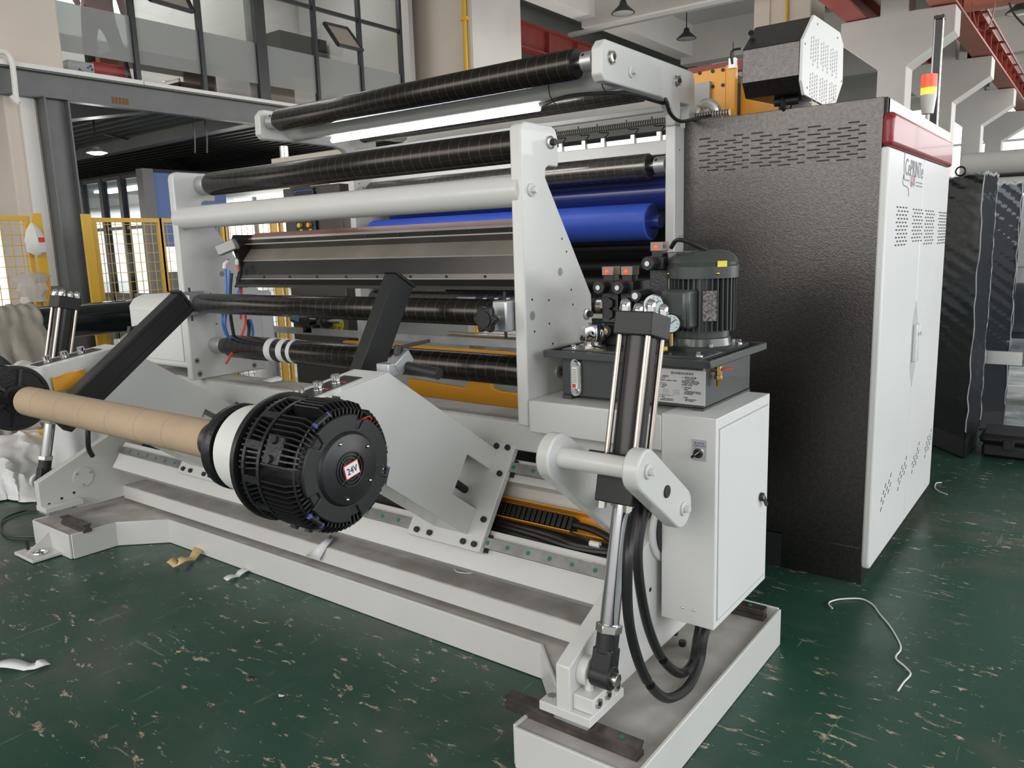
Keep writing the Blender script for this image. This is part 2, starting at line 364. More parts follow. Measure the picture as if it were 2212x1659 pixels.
# second runway beam on the left corbels, bridge girder top right
t = thing('crane_rail_beam', 'dark red crane runway beam on the left hand corbels, its end poking out left of the nearest crane column', 'crane beam', (-3.5, 18, 4.96))
g = G(); g.box(-3.66, -3.34, 5, 28, 4.96, 5.0); g.box(-3.66, -3.34, 5, 28, 5.3, 5.34); part('flange', g, REDST, t)
g = G(); g.box(-3.52, -3.48, 5, 28, 5.0, 5.3); part('web', g, REDST, t)
y = 12.4; p = at(2085, 22, 'y', y); t = thing('crane_girder', 'red crane bridge girder at the top right corner with hanging red cable loop', 'crane beam', (p.x, y, 4.9))
g = G(); g.box(p.x, p.x+4, y-.15, y+.15, p.z, p.z+.3); part('girder', g, REDOR, t)
g = G(); g.tube([at(2100, 8, 'y', y-.2), at(2108, 50, 'y', y-.2), at(2122, 66, 'y', y-.2), at(2140, 50, 'y', y-.2), at(2150, 5, 'y', y-.2)], .02, 6, 5, .4); part('festoon_cable', g, REDST, t)
g = G(); g.tube([at(2180, 6, 'y', y-.2), at(2190, 30, 'y', y-.2), at(2212, 55, 'y', y-.2)], .012, 6, 4); part('festoon_cable', g, BLACKM, t)
# red oxide girder lines seen between ceiling beams
# windows at the far right ------------------------------------------------
g = G(); p = at(2140, 150, 'y', 33); g.box(p.x-3, 9, 33, 33.1, 2.5, 6.0); o = struct('window_1', g, SKYG)
for k in range(9):
    g = G(); g.box(p.x-3+k*1.6, p.x-2.92+k*1.6, 32.92, 33, 2.5, 6.0); part('mullion', g, ALU, o)
g = G(); g.box(p.x-3, 9, 32.92, 33, 4.6, 4.68); part('transom', g, ALU, o)
g = G(); g.box(-3.6, 14, 33, 33.3, 0, 2.5); struct('wall_right', g, PALEW)
g = G(); g.box(-3.6, 14, 33, 33.3, 6.0, 6.6); struct('trim_9', g, PALEW)
g = G(); g.box(-12, -3.6, 33, 33.3, 0, 6.6); struct('trim_10', g, GREYW)
# cable tray and pendant lamps on the ceiling
g = G(); p = at(1330, 92, 'y', 13.9); q = at(1628, 15, 'y', 13.9); g.bar((p.x-1, 13.85, 5.62), (q.x+3, 13.85, 5.62), .12, .06); solo('cable_tray', g, ALU, 'thin grey cable tray hung under the ceiling beam above the slitter', 'tray')
def pendant(px, py, y, lb, rad=.2, on=False):
    c = at(px, py, 'y', y); t = thing('pendant_lamp', lb, 'lamp', (c.x, y, c.z-.1), 'workshop pendant lamps')
    g = G(); g.tube([(c.x, y, c.z+.12), (c.x, y, 6.6 if not on else 3.43)], .012, 6, 0); part('stem', g, BLACKM, t)
    g = G(); k = .4 if on else 1; g.lathe((c.x, y, c.z-.08), (0, 0, 1), [(0, rad), (.01, rad), (.13*k, rad*.35), (.2*k, rad*.25), (.22*k, .02)], 24); part('shade', g, DECK if not on else ALU, t)
    g = G(); g.lathe((c.x, y, c.z-.1), (0, 0, 1), [(0, rad*.5), (.02, rad*.9)], 24); part('lens', g, LAMPON if on else ALU, t)
    if on:
        l = bpy.data.lights.new('pendant_bulb', 'POINT'); l.energy = 8; l.shadow_soft_size = .1; o = bpy.data.objects.new('pendant_bulb', l); COL.objects.link(o); o.location = (c.x, y, c.z-.2)
    return t
pendant(1346, 18, 12.6, 'dark bell pendant lamp at the top, first from the thick column')
pendant(1483, 75, 16, 'dark bell pendant lamp above the orange bracket, hanging lower')
pendant(1795, 10, 16, 'dark bell pendant lamp right of the cream column top')
pendant(2205, 15, 15, 'pendant lamp cut by the top right corner')
pendant(208, 317, 5.4, 'lit pendant lamp under the gallery deck', .13, True)
# gallery (mezzanine) -------------------------------------------------------
t = thing('gallery_beam', 'long dark grey steel edge beam of the upstairs gallery with rust marks', 'beam', (-9, 5, 3.26))
g = G(); g.box(-9.05, -9.02, 0, 11, 3.262, 3.52); part('web', g, HBEAM, t)
g = G(); g.box(-9.05, -8.94, 0, 11, 3.25, 3.262); part('flange', g, HBEAM, t)
g = G(); g.box(-9.05, -8.94, 0, 11, 3.51, 3.523); part('flange', g, HBEAM, t)
g = G(); g.box(-9.12, -8.92, 0, 5.05, 3.525, 3.57); part('sill', g, PALEW, t, label='pale sill')
g = G(); g.box(-9.12, -8.92, 5.06, 11, 3.525, 3.565); part('sill', g, PALEW, t, label='pale sill')
g = G(); k = at(262, 215, 'x', -9.01)
for i in range(5): g.box(-9.02, -9.015, k.y-.1+i*.04, k.y-.075+i*.04, k.z-.05, k.z+.02)
part('rust_patch', g, mat('rust', (.22, .08, .03), .8), t)
g = G()
yy = 0
while yy < 11:
    g.prism([(-25, 3.49), (-25, 3.47), (-9.06, 3.47), (-9.06, 3.49)], yy, yy+.07, 'y'); g.box(-25, -9.06, yy+.1, yy+.17, 3.42, 3.47); yy += .2
o = g.obj('ceiling_gallery_deck', DECK); o['kind'] = 'structure'
g = G(); g.box(-25, -9.1, 0, 11, 3.49, 3.52); o = g.obj('floor_gallery', SLAB); o['kind'] = 'structure'
for (a, b, lb) in (((318, 236), (160, 275), 'dark cross beam nearest under the gallery deck'), ((540, 262), (215, 350), 'dark cross beam farther along under the gallery deck')):
    p = at(*a, 'z', 3.26); q = at(*b, 'z', 3.14); d = (q-p).normalized(); q = at(*a, 'x', -9.1)+d*5.5; p = at(*a, 'x', -9.1)
    g = G(); g.bar((p.x, p.y, 3.355), (q.x, q.y, 3.355), .16, .2); solo('cross_beam', g, HBEAM, lb, 'beam', 'gallery cross beams')
for pts, lb in (([(225, 290), (300, 305), (380, 306)], 'pale conduit run clipped under the gallery deck'), ([(345, 345), (370, 355), (400, 370)], 'loose cable hanging under the gallery deck')):
    g = G(); g.tube([at(x, y, 'z', 3.405) for x, y in pts], .015, 6, 4); solo('conduit', g, HBEAM, lb, 'conduit')
for i, px in enumerate((422, 448)):
    c = at(px, 330, 'x', -9.6); g = G(); g.tube([(c.x, c.y, 3.43), (c.x+.02, c.y, c.z+.2), (c.x-.01, c.y, c.z)], .01, 6, 3); solo('hanging_cable', g, HBEAM, ('first' if i == 0 else 'second')+' thin cable dangling below the gallery above the left roller', 'cable')
# white hose over the gallery edge
g = G(); g.tube([at(x, y, 'x', -8.88) for x, y in ((-12, 112), (8, 112), (24, 130), (30, 165), (34, 205), (38, 222), (24, 206))], .028, 8, 4); solo('white_pipe', g, PLASW, 'white bent pipe looping over the gallery edge at the far left', 'pipe')
# upstairs glazing -----------------------------------------------------------
XG = -9.15
def on(px, py): return at(px, py, 'x', XG)
n = 1
posts = [(10, 0, .05), (290, 100, .055), (433, 100, .055), (562, 100, .16), (680, 100, .05), (774, 60, .05), (862, 60, .05)]
ys = [on(a, b).y for a, b, w in posts]
bays = list(zip([2.2]+ys, ys))
for i, (a, b) in enumerate(bays):
    if b < 0: continue
    wz0, wz1 = 3.57, 6.55
    fr = G(); w = posts[i][2]; fr.box(XG-.03, XG+.04, b-w/2, b+w/2, wz0, wz1)
    if i > 3: fr.box(XG-.02, XG+.02, a, b, 4.92, 4.97)
    o = fr.obj('window_%d' % (i+2), FRAMEB); o['kind'] = 'structure'
    g = G(); g.box(XG-.006, XG, a+.02, b-w/2, wz0, wz1); part('pane', g, GLASS, o)
    g = G(); g.box(XG+.001, XG+.004, a+.02, b-w/2, 3.80, 4.31); part('frosted_band', g, FROST, o)
g = G(); g.box(XG-.03, XG+.03, 2.2, ys[-1], 3.55, 3.6); o = g.obj('trim_11', FRAMEB); o['kind'] = 'structure'
for (q, lb) in ((((306, -30), (395, -20), (394, 28), (303, 2)), 'top hung window sash tilted open near the top left'), (((700, 50), (750, 62), (761, 110), (708, 98)), 'small top hung window sash tilted open above the left rollers')):
    P = [at(x, y, 'x', XG+.02) for x, y in q]; P[2].x += .22; P[3].x += .22; P[2].z -= .03; P[3].z -= .03
    t = thing('window_sash', lb, 'window', P[0], 'open window sashes')
    for k in range(4):
        g = G(); g.bar(P[k], P[(k+1) % 4], .045, .04); part('frame', g, FRAMEB, t)
    g = G(); g.quadplate([p+Vector((.005, 0, 0)) for p in P], .006); part('pane', g, mat('warm_reflecting_glass', (.35, .3, .25), .2), t)
# upstairs office content
g = G(); g.box(-12.2, -12.1, 0, 11, 3.5, 6.6); o = g.obj('wall_office', PALEW); o['kind'] = 'structure'
g = G(); k = on(562, 100).y; g.box(-12.0, -9.3, k-.1, k+.05, 3.5, 6.6); o = g.obj('wall_partition', PALEW); o['kind'] = 'structure'
g = G(); k = on(900, 100).y; g.box(-12.0, -9.3, k, k+.1, 3.5, 6.6); o = g.obj('wall_office_end', GREYW); o['kind'] = 'structure'
def boxobj(name, px0, py0, px1, py1, x, dp, z0, m, lb, cat, bev=.005, dy=0):
    a = at(px0, py1, 'x', x); b = at(px1, py0, 'x', x); zb = a.z if z0 is None else z0
    g = G(); g.box(x-dp, x, a.y, b.y, zb, b.z); return solo(name, g, m, lb, cat, None, bev)
t = boxobj('gift_box', 150, 137, 203, 166, -9.3, .12, 3.51, PAPER, 'white box with blue flower print on the gallery sill', 'box')
g = G()
for (a, b) in ((172, 150), (178, 155), (190, 146), (195, 143), (186, 158), (199, 150)):
    c = at(a, b, 'x', -9.295); g.box(-9.3, -9.297, c.y-.01, c.y+.015, c.z-.012, c.z+.012)
part('flower_print', g, INKB, t)
t = boxobj('biscuit_tin', 206, 143, 270, 174, -9.3, .2, 3.51, TINR, 'red tin with a pale oval label on the gallery sill', 'tin', .02)
g = G(); a = at(220, 158, 'x', -9.29); b = at(258, 168, 'x', -9.29); g.box(-9.3, -9.296, a.y, b.y, 3.55, a.z-.0); part('label_panel', g, mat('tin_label', (.5, .2, .12), .5), t)
boxobj('paper_bag', 218, 127, 256, 150, -9.45, .1, 3.6, CARDL, 'crumpled pale bag standing behind the red tin', 'bag')
t = thing('office_desk', 'grey desk behind the frosted glass upstairs', 'desk', (-10.2, 5.4, 3.5))
g = G(); a = on(300, 150).y; b = on(470, 150).y; g.box(-10.3, -9.5, a, b+.3, 4.0, 4.04); part('desk_top', g, HBEAM, t)
for yv in (a+.05, b+.2):
    g = G(); g.box(-10.25, -9.55, yv, yv+.03, 3.5, 4.0); part('leg', g, HBEAM, t)
g = G(); P = [at(x, y, 'x', -9.5) for x, y in ((335, 135), (340, 114), (385, 138), (382, 146))]; g.quadplate(P, .02); solo('paper_stack', g, PAPER, 'white papers with an orange stripe leaning against the upstairs glass', 'papers')
g = G(); P = [at(x, y, 'x', -9.48) for x, y in ((362, 127), (366, 127), (385, 138), (380, 138))]; g.quadplate(P, .01); solo('folder', g, REDM, 'orange folder edge among the papers upstairs', 'folder')
t = thing('office_chair', 'dark chair with chrome legs behind the upstairs glass', 'chair', (-9.9, on(480, 190).y, 3.5))
c = on(476, 170); g = G(); g.box(-10.2, -9.75, c.y-.2, c.y+.25, 3.72, 3.82); part('seat', g, BLACKM, t, .03)
for dy in (-.18, .22):
    g = G(); g.tube([(-9.78, c.y+dy, 3.5), (-9.78, c.y+dy, 3.85), (-10.15, c.y+dy, 3.86)], .012, 6, 0); part('leg', g, CHROME, t)
boxobj('storage_cabinet', 580, 140, 632, 228, -9.75, .4, 3.51, CREAM, 'cream cabinet with a round knob upstairs', 'cabinet')
boxobj('storage_box', 592, 118, 620, 158, -9.7, .3, None, TEAL, 'teal box on the cream cabinet behind frosted glass', 'box')
boxobj('printer', 608, 88, 705, 128, -11.2, .5, 4.5, BLACKM, 'black printer on a shelf upstairs', 'printer')
a = at(608, 128, 'x', -11.2); b = at(705, 128, 'x', -11.2); g = G(); g.box(-11.75, -11.15, a.y-.1, b.y+.1, 3.52, 4.498); solo('office_sideboard', g, PALEW, 'pale sideboard upstairs carrying the printer', 'sideboard')
boxobj('notice_frame', 318, 28, 410, 70, -12.05, .04, None, HBEAM, 'dark wall rack on the office back wall', 'rack')
t = thing('office_window', 'bright internal window frame upstairs', 'window', (-12.05, 6, 4.4))
a = at(350, 0, 'x', -12.05); b = at(270, 0, 'x', -12.05)
g = G(); g.box(-12.1, -12.05, b.y-1.2, a.y, 4.75, 6.2); part('pane', g, SKYG, t)
for yv in (b.y-1.2, b.y-.3, a.y-.6, a.y):
    g = G(); g.box(-12.06, -12.0, yv-.03, yv+.03, 4.7, 6.25); part('mullion', g, HBEAM, t)
# person behind the frosted glass (seen from behind, head above the frame)
def person():
    P0 = at(215, 60, 'x', -9.75); y = P0.y; X = -9.75; zf = 3.5
    V = [(0, 0, .90), (0, 0, 1.12), (0, .01, 1.38), (0, 0, 1.5), (0, .02, 1.62), (0, .04, 1.75), (-.01, -.11, .86), (0, -.14, .5), (0, -.16, .1), (-.0, .11, .86), (.02, .2, .5), (0, .3, .1), (0, -.2, 1.42), (.02, -.3, 1.15), (.1, -.26, .95), (0, .2, 1.42), (.02, .28, 1.15), (.1, .26, .95), (.14, -.16, .05), (.14, .3, .05)]
    R = [.155, .14, .165, .08, .06, .1, .1, .075, .05, .1, .075, .05, .07, .05, .035, .07, .05, .035, .045, .045]
    E = [(0, 1), (1, 2), (2, 3), (3, 4), (4, 5), (0, 6), (6, 7), (7, 8), (8, 18), (0, 9), (9, 10), (10, 11), (11, 19), (2, 12), (12, 13), (13, 14), (2, 15), (15, 16), (16, 17)]
    me = bpy.data.meshes.new('person'); me.from_pydata([(a, b, c) for a, b, c in V], E, []); o = bpy.data.objects.new('person', me); COL.objects.link(o)
    o.location = (X, y, zf); me.materials.append(SKINM); me.materials.append(TROUS)
    m = o.modifiers.new('skin', 'SKIN'); m.use_smooth_shade = True
    for i, r in enumerate(R): me.skin_vertices[0].data[i].radius = (r, r)
    me.skin_vertices[0].data[0].use_root = True
    o.modifiers.new('sub', 'SUBSURF').levels = 2; o.modifiers['sub'].render_levels = 2
    dg = bpy.context.evaluated_depsgraph_get(); m2 = bpy.data.meshes.new_from_object(o.evaluated_get(dg)); o.modifiers.clear(); o.data = m2
    m2.materials.clear(); m2.materials.append(SKINM); m2.materials.append(TROUS)
    for p in m2.polygons: p.material_index = 1 if (p.center.z < .98 and abs(p.center.y) < .45 and p.center.x < .08) else 0
    m2.shade_smooth()
    o['label'] = 'person in a pink top and dark trousers standing behind the frosted glass'; o['category'] = 'person'
person()
# ground floor glass room --------------------------------------------------
c = at(312, 372, 'z', 2.9); CX, CY = c.x, c.y
def rm(px, py): return at(px, py, 'y', CY)
xs = [at(q, 500, 'y', CY).x for q in (190, 232, 272)]
xs0 = [rm(182, 500).x-1.5]+[rm(a, b).x for a, b in ((188, 480), (226, 440), (268, 440))]+[CX]
for i in range(4):
    a, b = xs0[i], xs0[i+1]
    g = G(); g.box(b-.05, b+.05, CY-.05, CY+.05, .0, 2.9); g.box(a, b, CY-.04, CY+.04, 2.84, 2.9); g.box(a, b, CY-.04, CY+.04, .95, 1.02); g.box(a, b, CY-.035, CY+.035, 2.05, 2.1)
    o = g.obj('window_%d' % (20+i), FRAMEB); o['kind'] = 'structure'
    g = G(); g.box(a+.05, b-.05, CY-.005, CY+.005, 1.02, 2.84); part('pane', g, GLASS, o)
    g = G(); g.box(a+.05, b-.05, CY-.02, CY+.02, .02, .95); part('panel', g, HBEAM, o)
g = G(); g.box(CX-.09, CX+.09, CY-.09, CY+.09, 0, 2.95); o = g.obj('trim_12', HBEAM); o['kind'] = 'structure'
g = G(); g.box(CX-.03, CX+.03, CY+.09, 8.1, 1.75, 2.9); o = g.obj('wall_room', BLUEW); o['kind'] = 'structure'
g = G(); g.box(CX-.03, CX+.03, CY+.09, 8.1, 0, 1.35); o = g.obj('wall_room_low', HBEAM); o['kind'] = 'structure'
g = G(); g.box(-25, -9.5, 10.5, 10.7, 0, 2.9); o = g.obj('wall_room_back', mat('bright_room_wall', (.75, .78, .8), .8)); o['kind'] = 'structure'
g = G(); g.box(-25, -9.5, 10.5, 10.7, 2.9, 3.48); o = g.obj('wall_room_upper', DARKIN); o['kind'] = 'structure'  # near-black colour stands in for the dark under the gallery deck
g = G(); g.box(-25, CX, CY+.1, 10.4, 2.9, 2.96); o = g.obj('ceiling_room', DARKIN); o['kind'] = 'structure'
g = G(); g.box(-16, -13, 7.8, 8.1, 2.86, 2.895); solo('ceiling_light', g, LEDM, 'lit ceiling light inside the glass room', 'light')
g = G(); g.box(-25, -24.9, -2, 10.3, .9, 3.0); o = g.obj('window_30', WARMG); o['kind'] = 'structure'
g = G(); p = at(-10, 470, 'x', -14); g.box(-14.1, -14, -3, at(40, 470, 'x', -14).y+.5, .9, 2.7); o = g.obj('window_31', WARMG); o['kind'] = 'structure'
for k in range(8):
    g = G(); g.box(-13.99, -13.96, -2+k*1.0, -1.94+k*1.0, .9, 2.7); part('bar', g, ALU, o)
g = G(); g.box(-14.2, -14.1, -3, 6, 0, 3.3); o = g.obj('wall_store', CREAM); o['kind'] = 'structure'
g = G(); a = at(690, 445, 'y', 10.2); g.box(a.x-2.6, a.x+2.0, 10.2, 10.3, 1.0, 2.75); o = g.obj('window_32', WARMG); o['kind'] = 'structure'
for k in range(8):
    g = G(); g.box(a.x-2.6+k*.6, a.x-2.55+k*.6, 10.12, 10.2, 1.0, 2.75); part('bar', g, FRAMEB if k % 3 == 1 else ALU, o)
# ================================================================= fences, shelves, bags
def mesh_fence(lb, pa, pb, x, z1, gate=False):
    a = at(*pa, 'x', x).y; b = at(*pb, 'x', x).y
    t = thing('mesh_fence', lb, 'fence', (x, (a+b)/2, 0), 'yellow mesh fence panels')
    for yv in (a, b):
        g = G(); g.box(x-.02, x+.02, yv-.02, yv+.02, .0, z1); part('post', g, YEL, t)
    for z in (z1-.04, .1):
        g = G(); g.box(x-.018, x+.018, a, b, z, z+.04); part('rail', g, YEL, t)
    g = G(); yv = a+.06
    while yv < b-.03: g.box(x-.003, x+.003, yv-.0025, yv+.0025, .12, z1-.04); yv += .07
    z = .2
    while z < z1-.05: g.box(x-.0025, x+.0025, a, b, z-.0025, z+.0025); z += .09
    o = part('wire_mesh', g, YEL, t); o['kind'] = 'stuff'
    return t
XF = -7.5
mesh_fence('yellow mesh fence panel left of the grey steel column', (-60, 465), (55, 463), XF, 1.98)
mesh_fence('yellow mesh fence panel right of the grey steel column', (200, 468), (342, 476), XF, 1.97)
mesh_fence('yellow mesh fence panel seen behind the front left side plate', (346, 476), (480, 485), XF, 1.97)
mesh_fence('yellow mesh fence panel seen between the rollers', (485, 485), (606, 482), XF, 1.97)
for (px, lb, w) in ((80, 'yellow flat post beside the plastic bags', .07), (186, 'yellow flat post right of the grey column', .08), (590, 'yellow post at the end of the fence behind the rollers', .08)):
    c = at(px, 470, 'x', XF+.05); g = G(); g.box(XF+.03, XF+.06, c.y-w/2, c.y+w/2, 0, 2.0); solo('fence_post', g, YEL, lb, 'post')
# shelf of cartons
XS = -9.9
t = thing('storage_shelf', 'blue storage shelf behind the left mesh fence', 'shelf', (XS, 2.4, 0))
for z in (.35, .85, 1.3, 1.75):
    g = G(); g.box(XS-.4, XS, .6, 3.4, z, z+.04); part('shelf_board', g, SHELFB, t)
for yv in (.6, 3.36):
    g = G(); g.box(XS-.03, XS, yv, yv+.04, 0, 2.3); part('upright', g, REDST if yv > 1 else SHELFB, t)
k = 0
names = [('carton', CARDL, 'brown carton'), ('plastic_bin', TEAL, 'teal plastic bin'), ('white_box', PAPER, 'white box'), ('plastic_bin', BLUEM, 'blue plastic bin'), ('carton', CARDL, 'flat brown carton')]
lv = {.39: 'lowest', .89: 'second', 1.34: 'third', 1.79: 'top'}
for z in (.39, .89, 1.34, 1.79):
    yv = 2.0
    for j in range(5):
        w = .16+random.random()*.08; h = .12+random.random()*.16; nm = names[(k*3+j) % 5]
        g = G(); g.box(XS-.35, XS-.03-random.random()*.05, yv, yv+w, z, z+h)
        solo(nm[0], g, nm[1], '%s, number %d from the left on the %s board of the blue shelf' % (nm[2], j+1, lv[z]), 'box', 'boxes on the blue shelf', .004); yv += w+.04
    k += 1
# hanging bags
def bag(lb, pts, x, m, w):
    P = [at(a, b, 'x', x) for a, b in pts]; prof = []
    g = G(); top = P[0]
    hs = [(top.z-p.z) for p in P]
    n = len(P); rings = []
    for i, p in enumerate(P):
        r = w[i]; rings.append([g.bm.verts.new((x+.5*r*math.sin(a*math.pi/6)*(1+.25*math.sin(a*2.1+i)), p.y+r*math.cos(a*math.pi/6)*(1+.12*math.sin(a*3+i*2)), p.z)) for a in range(12)])
    for i in range(n-1):
        for a in range(12): g.bm.faces.new((rings[i][a], rings[i][(a+1) % 12], rings[i+1][(a+1) % 12], rings[i+1][a]))
    g.bm.faces.new(rings[0]); g.bm.faces.new(rings[-1][::-1])
    return solo('plastic_bag', g, m, lb, 'bag')
b1 = bag('white carrier bag with red print hanging on the yellow post', [(68, 482), (72, 495), (76, 520), (80, 545), (82, 552)], XF+.12, PLASW, [.012, .05, .085, .075, .03])
g = G(); c = at(86, 518, 'x', XF+.17); g.box(XF+.165, XF+.17, c.y-.01, c.y+.04, c.z-.02, c.z+.02); part('red_print', g, REDM, b1)
bag('clear plastic bag hanging on the fence, torn wide top', [(66, 588), (68, 598), (68, 612), (72, 628), (70, 640), (74, 652)], XF+.1, CLEARP, [.06, .15, .11, .13, .09, .11])
c = at(112, 640, 'x', -8.7); g = G(); g.box(-8.8, -8.7, c.y-.2, c.y+.15, 0, 1.33); solo('electrical_box', g, HBEAM, 'dark grey floor standing box at the foot of the cream column', 'box', None, .005)
# ================================================================= UNWIND BASE
M0 = Vector((-2.9, 2.4, 0))
base = thing('machine_bed', 'long white machine base on the green floor with a recessed front', 'machine base', M0)
outline = [(-4.80, 1.78), (-4.36, 1.78), (-4.35, 2.02), (-4.13, 2.215), (-1.565, 2.215), (-1.35, 2.0), (-1.35, 1.752), (-.935, 1.752), (-.935, 2.94), (-4.80, 2.94)]
g = G(); g.prism(outline, .004, .132, 'z'); part('deck', g, DUSTW, base, .004)
def rim(a, b, th=.012, z1=.142):
    g = G(); a, b = Vector((*a, 0)), Vector((*b, 0)); d = (b-a).normalized(); nn = Vector((-d.y, d.x, 0)); m = (a+b)/2
    g.bar(a-nn*th/2+Vector((0, 0, (z1+.002)/2)), b-nn*th/2+Vector((0, 0, (z1+.002)/2)), th, z1-.002); part('edge_plate', g, WHITE, base, .003)
o2 = outline+[outline[0]]
for i in range(len(outline)): rim(o2[i], o2[i+1], .012, .152 if i in (7, 8) else .14)
for (x0, x1, y, ol, lb) in ((-1.44, -.965, 1.835, 1, None), (-4.60, -4.33, 1.86, 1, None), (-1.25, -.96, 2.86, 1, None)):
    g = G(); g.prism([(y-.022, .133), (y+.022, .133), (y+.022, .148), (y+.013, .155), (y+.013, .163), (y+.022, .17), (y+.022, .178), (y-.022, .178), (y-.022, .17), (y-.013, .163), (y-.013, .155), (y-.022, .148)], x0, x1, 'x')
    r = part('linear_rail', g, RAILOLD, base)
    for k in range(int((x1-x0)/.13)):
        g = G(); g.cyl((x1-.06-k*.13, y, .1775), (x1-.06-k*.13, y, .1795), .009, 14); part('rail_plug', g, GREEND, r)
# anchor lug at the left front corner
g = G(); a = at(60, 1178, 'z', .0); g.box(-4.70, -4.47, 1.62, 1.775, .004, .022); lug = part('anchor_lug', g, WHITE, base, .003)
g = G(); g.prism([(1.64, .022), (1.775, .022), (1.775, .12)], -4.6, -4.59, 'x'); part('gusset', g, WHITE, lug)
g = G(); g.tube([(-4.54+.03*math.cos(a), 1.69+.03*math.sin(a), .03) for a in [k*math.pi/6 for k in range(13)]], .008, 8, 2); part('eye_ring', g, CHROME, lug)
g = G(); g.cyl((-4.67, 1.68, .02), (-4.67, 1.68, .075), .009, 12); part('anchor_bolt', g, BLACKM, lug)
g = G(); g.box(-1.06, -1.045, 2.42, 2.5, .132, .21); part('stop_lug', g, WHITE, base, .003)
g = G(); g.cyl((-1.065, 2.46, .18), (-1.04, 2.46, .18), .008, 12); part('lug_hole', g, BLACKM, base)
for (x, y) in ((-1.2, 2.56), (-1.14, 2.5)):
    g = G(); g.cyl((x, y, .131), (x, y, .15), .014, 6); part('deck_bolt', g, BLACKM, base)

# ================================================================= UNWIND FRAME (slides on the base)
fr = thing('unwinder_carriage', 'white sliding frame with sloping side plates, levers and linear rails', 'machine frame', M0+Vector((0, 0, .14)))
p0 = Vector((0, 2.18, .48)); U = Vector((0, .576, .818)); N = Vector((0, -.818, .576))
def SN(s, n): v = p0+U*s+N*n; return (v.y, v.z)
foot = [(1.785, .20), (1.785, .372), (2.53, .70), (2.7, .755), (3.05, .755), (3.05, .165), (1.98, .165), (1.96, .20)]
for x0, x1 in ((-4.75, -4.70), (-1.22, -1.17)):
    g = G(); g.prism(foot, x0, x1, 'x'); sp = part('side_plate', g, WHITE, fr, .004)
    xo = x1 if x1 > -3 else x1
    for (y, z) in ((1.83, .235), (1.90, .25), (1.97, .265), (2.46, .47), (2.47, .40), (2.3, .42)):
        g = G(); g.cyl((xo-.001, y, z), (xo+.001, y, z), .008, 14); part('bolt_hole', g, DARKIN, sp)
    # carriage on the rail
    g = G(); g.box(x0-.06 if x1 > -3 else x0, x1+.07 if x1 > -3 else x1+.07, 1.78, 1.985, .205, .235); part('foot_block', g, WHITE, fr, .003)
    g = G(); g.box(x0-.02, x1+.05, 1.80, 1.93, .18, .205); part('rail_slider', g, GALV, fr, .002)
g = G(); g.cyl((-4.70, 2.03, .345), (-4.692, 2.03, .345), .058, 32); cv = part('round_cover', g, WHITE, fr, .002)
for k in range(3):
    a = k*2.1+.4; g = G(); g.cyl((-4.693, 2.03+.045*math.cos(a), .345+.045*math.sin(a)), (-4.689, 2.03+.045*math.cos(a), .345+.045*math.sin(a)), .007, 10); part('cover_screw', g, STEEL, cv)
g = G(); g.box(-1.17, -1.10, 1.80, 1.97, .236, .285); blk = part('clamp_block', g, WHITE, fr, .003)
for k in range(3):
    y = 1.83+k*.055; g = G(); g.cyl((-1.102, y, .262), (-1.094, y, .262), .015, 18); b_ = part('socket_bolt', g, STEEL, blk)
    g = G(); g.cyl((-1.095, y, .262), (-1.091, y, .262), .007, 6); part('socket_bolt', g, DARKIN, blk)
for k in range(2):
    y = 1.845+k*.055; g = G(); g.cyl((-1.14, y, .285), (-1.14, y, .325), .014, 8); part('cap_bolt', g, WHITE, blk, .002)
    g = G(); g.cyl((-1.14, y, .3245), (-1.14, y, .3265), .008, 12); part('cap_bolt', g, DARKIN, blk)
g = G(); g.cyl((-1.26, 1.82, .234), (-1.26, 1.82, .239), .013, 16); part('socket_bolt', g, STEEL, fr)
# horizontal box beams
g = G(); g.box(-4.70, -1.22, 2.255, 2.42, .155, .236); part('front_beam', g, DUSTW, fr, .006)
g = G(); g.box(-4.70, -1.22, 2.2545, 2.257, .155, .232); part('beam_face', g, WHITE, fr)
g = G(); g.prism([(2.44, .15), (2.44, .243), (2.47, .25), (2.60, .25), (2.60, .15)], -4.2, -1.22, 'x'); part('ledge_plate', g, DUSTW, fr, .003)
g = G(); g.prism([(2.436, .2), (2.436, .252), (2.448, .258), (2.448, .2)], -4.2, -1.22, 'x'); part('ledge_highlight', g, WHITE2, fr, .002)  # brighter strip painting the lit top edge of the ledge
g = G(); g.prism([(2.60, .14), (2.60, .30), (2.95, .30), (2.95, .14)], -4.70, -1.22, 'x'); part('rear_beam', g, WHITE, fr, .004)
# tilted rail frame
def snp(pts): return [SN(*q) for q in pts]
g = G(); g.prism(snp([(-.09, -.045), (-.01, -.045), (.075, -.045), (.075, -.16), (-.09, -.16)]), -4.62, -1.24, 'x'); part('lower_rail_beam', g, WHITE, fr, .003)
g = G(); g.prism(snp([(-.02, -.16), (-.02, -.20), (.1, -.24), (.1, -.16)]), -4.62, -1.24, 'x'); part('skirt_plate', g, DUSTW, fr, .003)
g = G(); g.prism(snp([(.28, -.045), (.372, -.045), (.372, -.18), (.28, -.18)]), -4.62, -1.24, 'x'); part('upper_rail_beam', g, WHITE, fr, .003)
g = G(); g.prism(snp([(.225, -.13), (.3, -.10), (.3, -.185), (.225, -.17)]), -4.62, -1.24, 'x'); part('back_panel', g, WHITE, fr)
g = G(); g.prism(snp([(.06, -.15), (.24, -.15), (.24, -.17), (.06, -.17)]), -4.62, -1.24, 'x'); part('dark_panel', g, DARKIN, fr)  # black sheet standing in for the shaded void between the rails
g = G(); g.box(-4.62, -1.24, 2.97, 2.985, .3, .8); part('dark_panel', g, DARKIN, fr)  # added black sheet, gives the shade of the gap below the stand beam
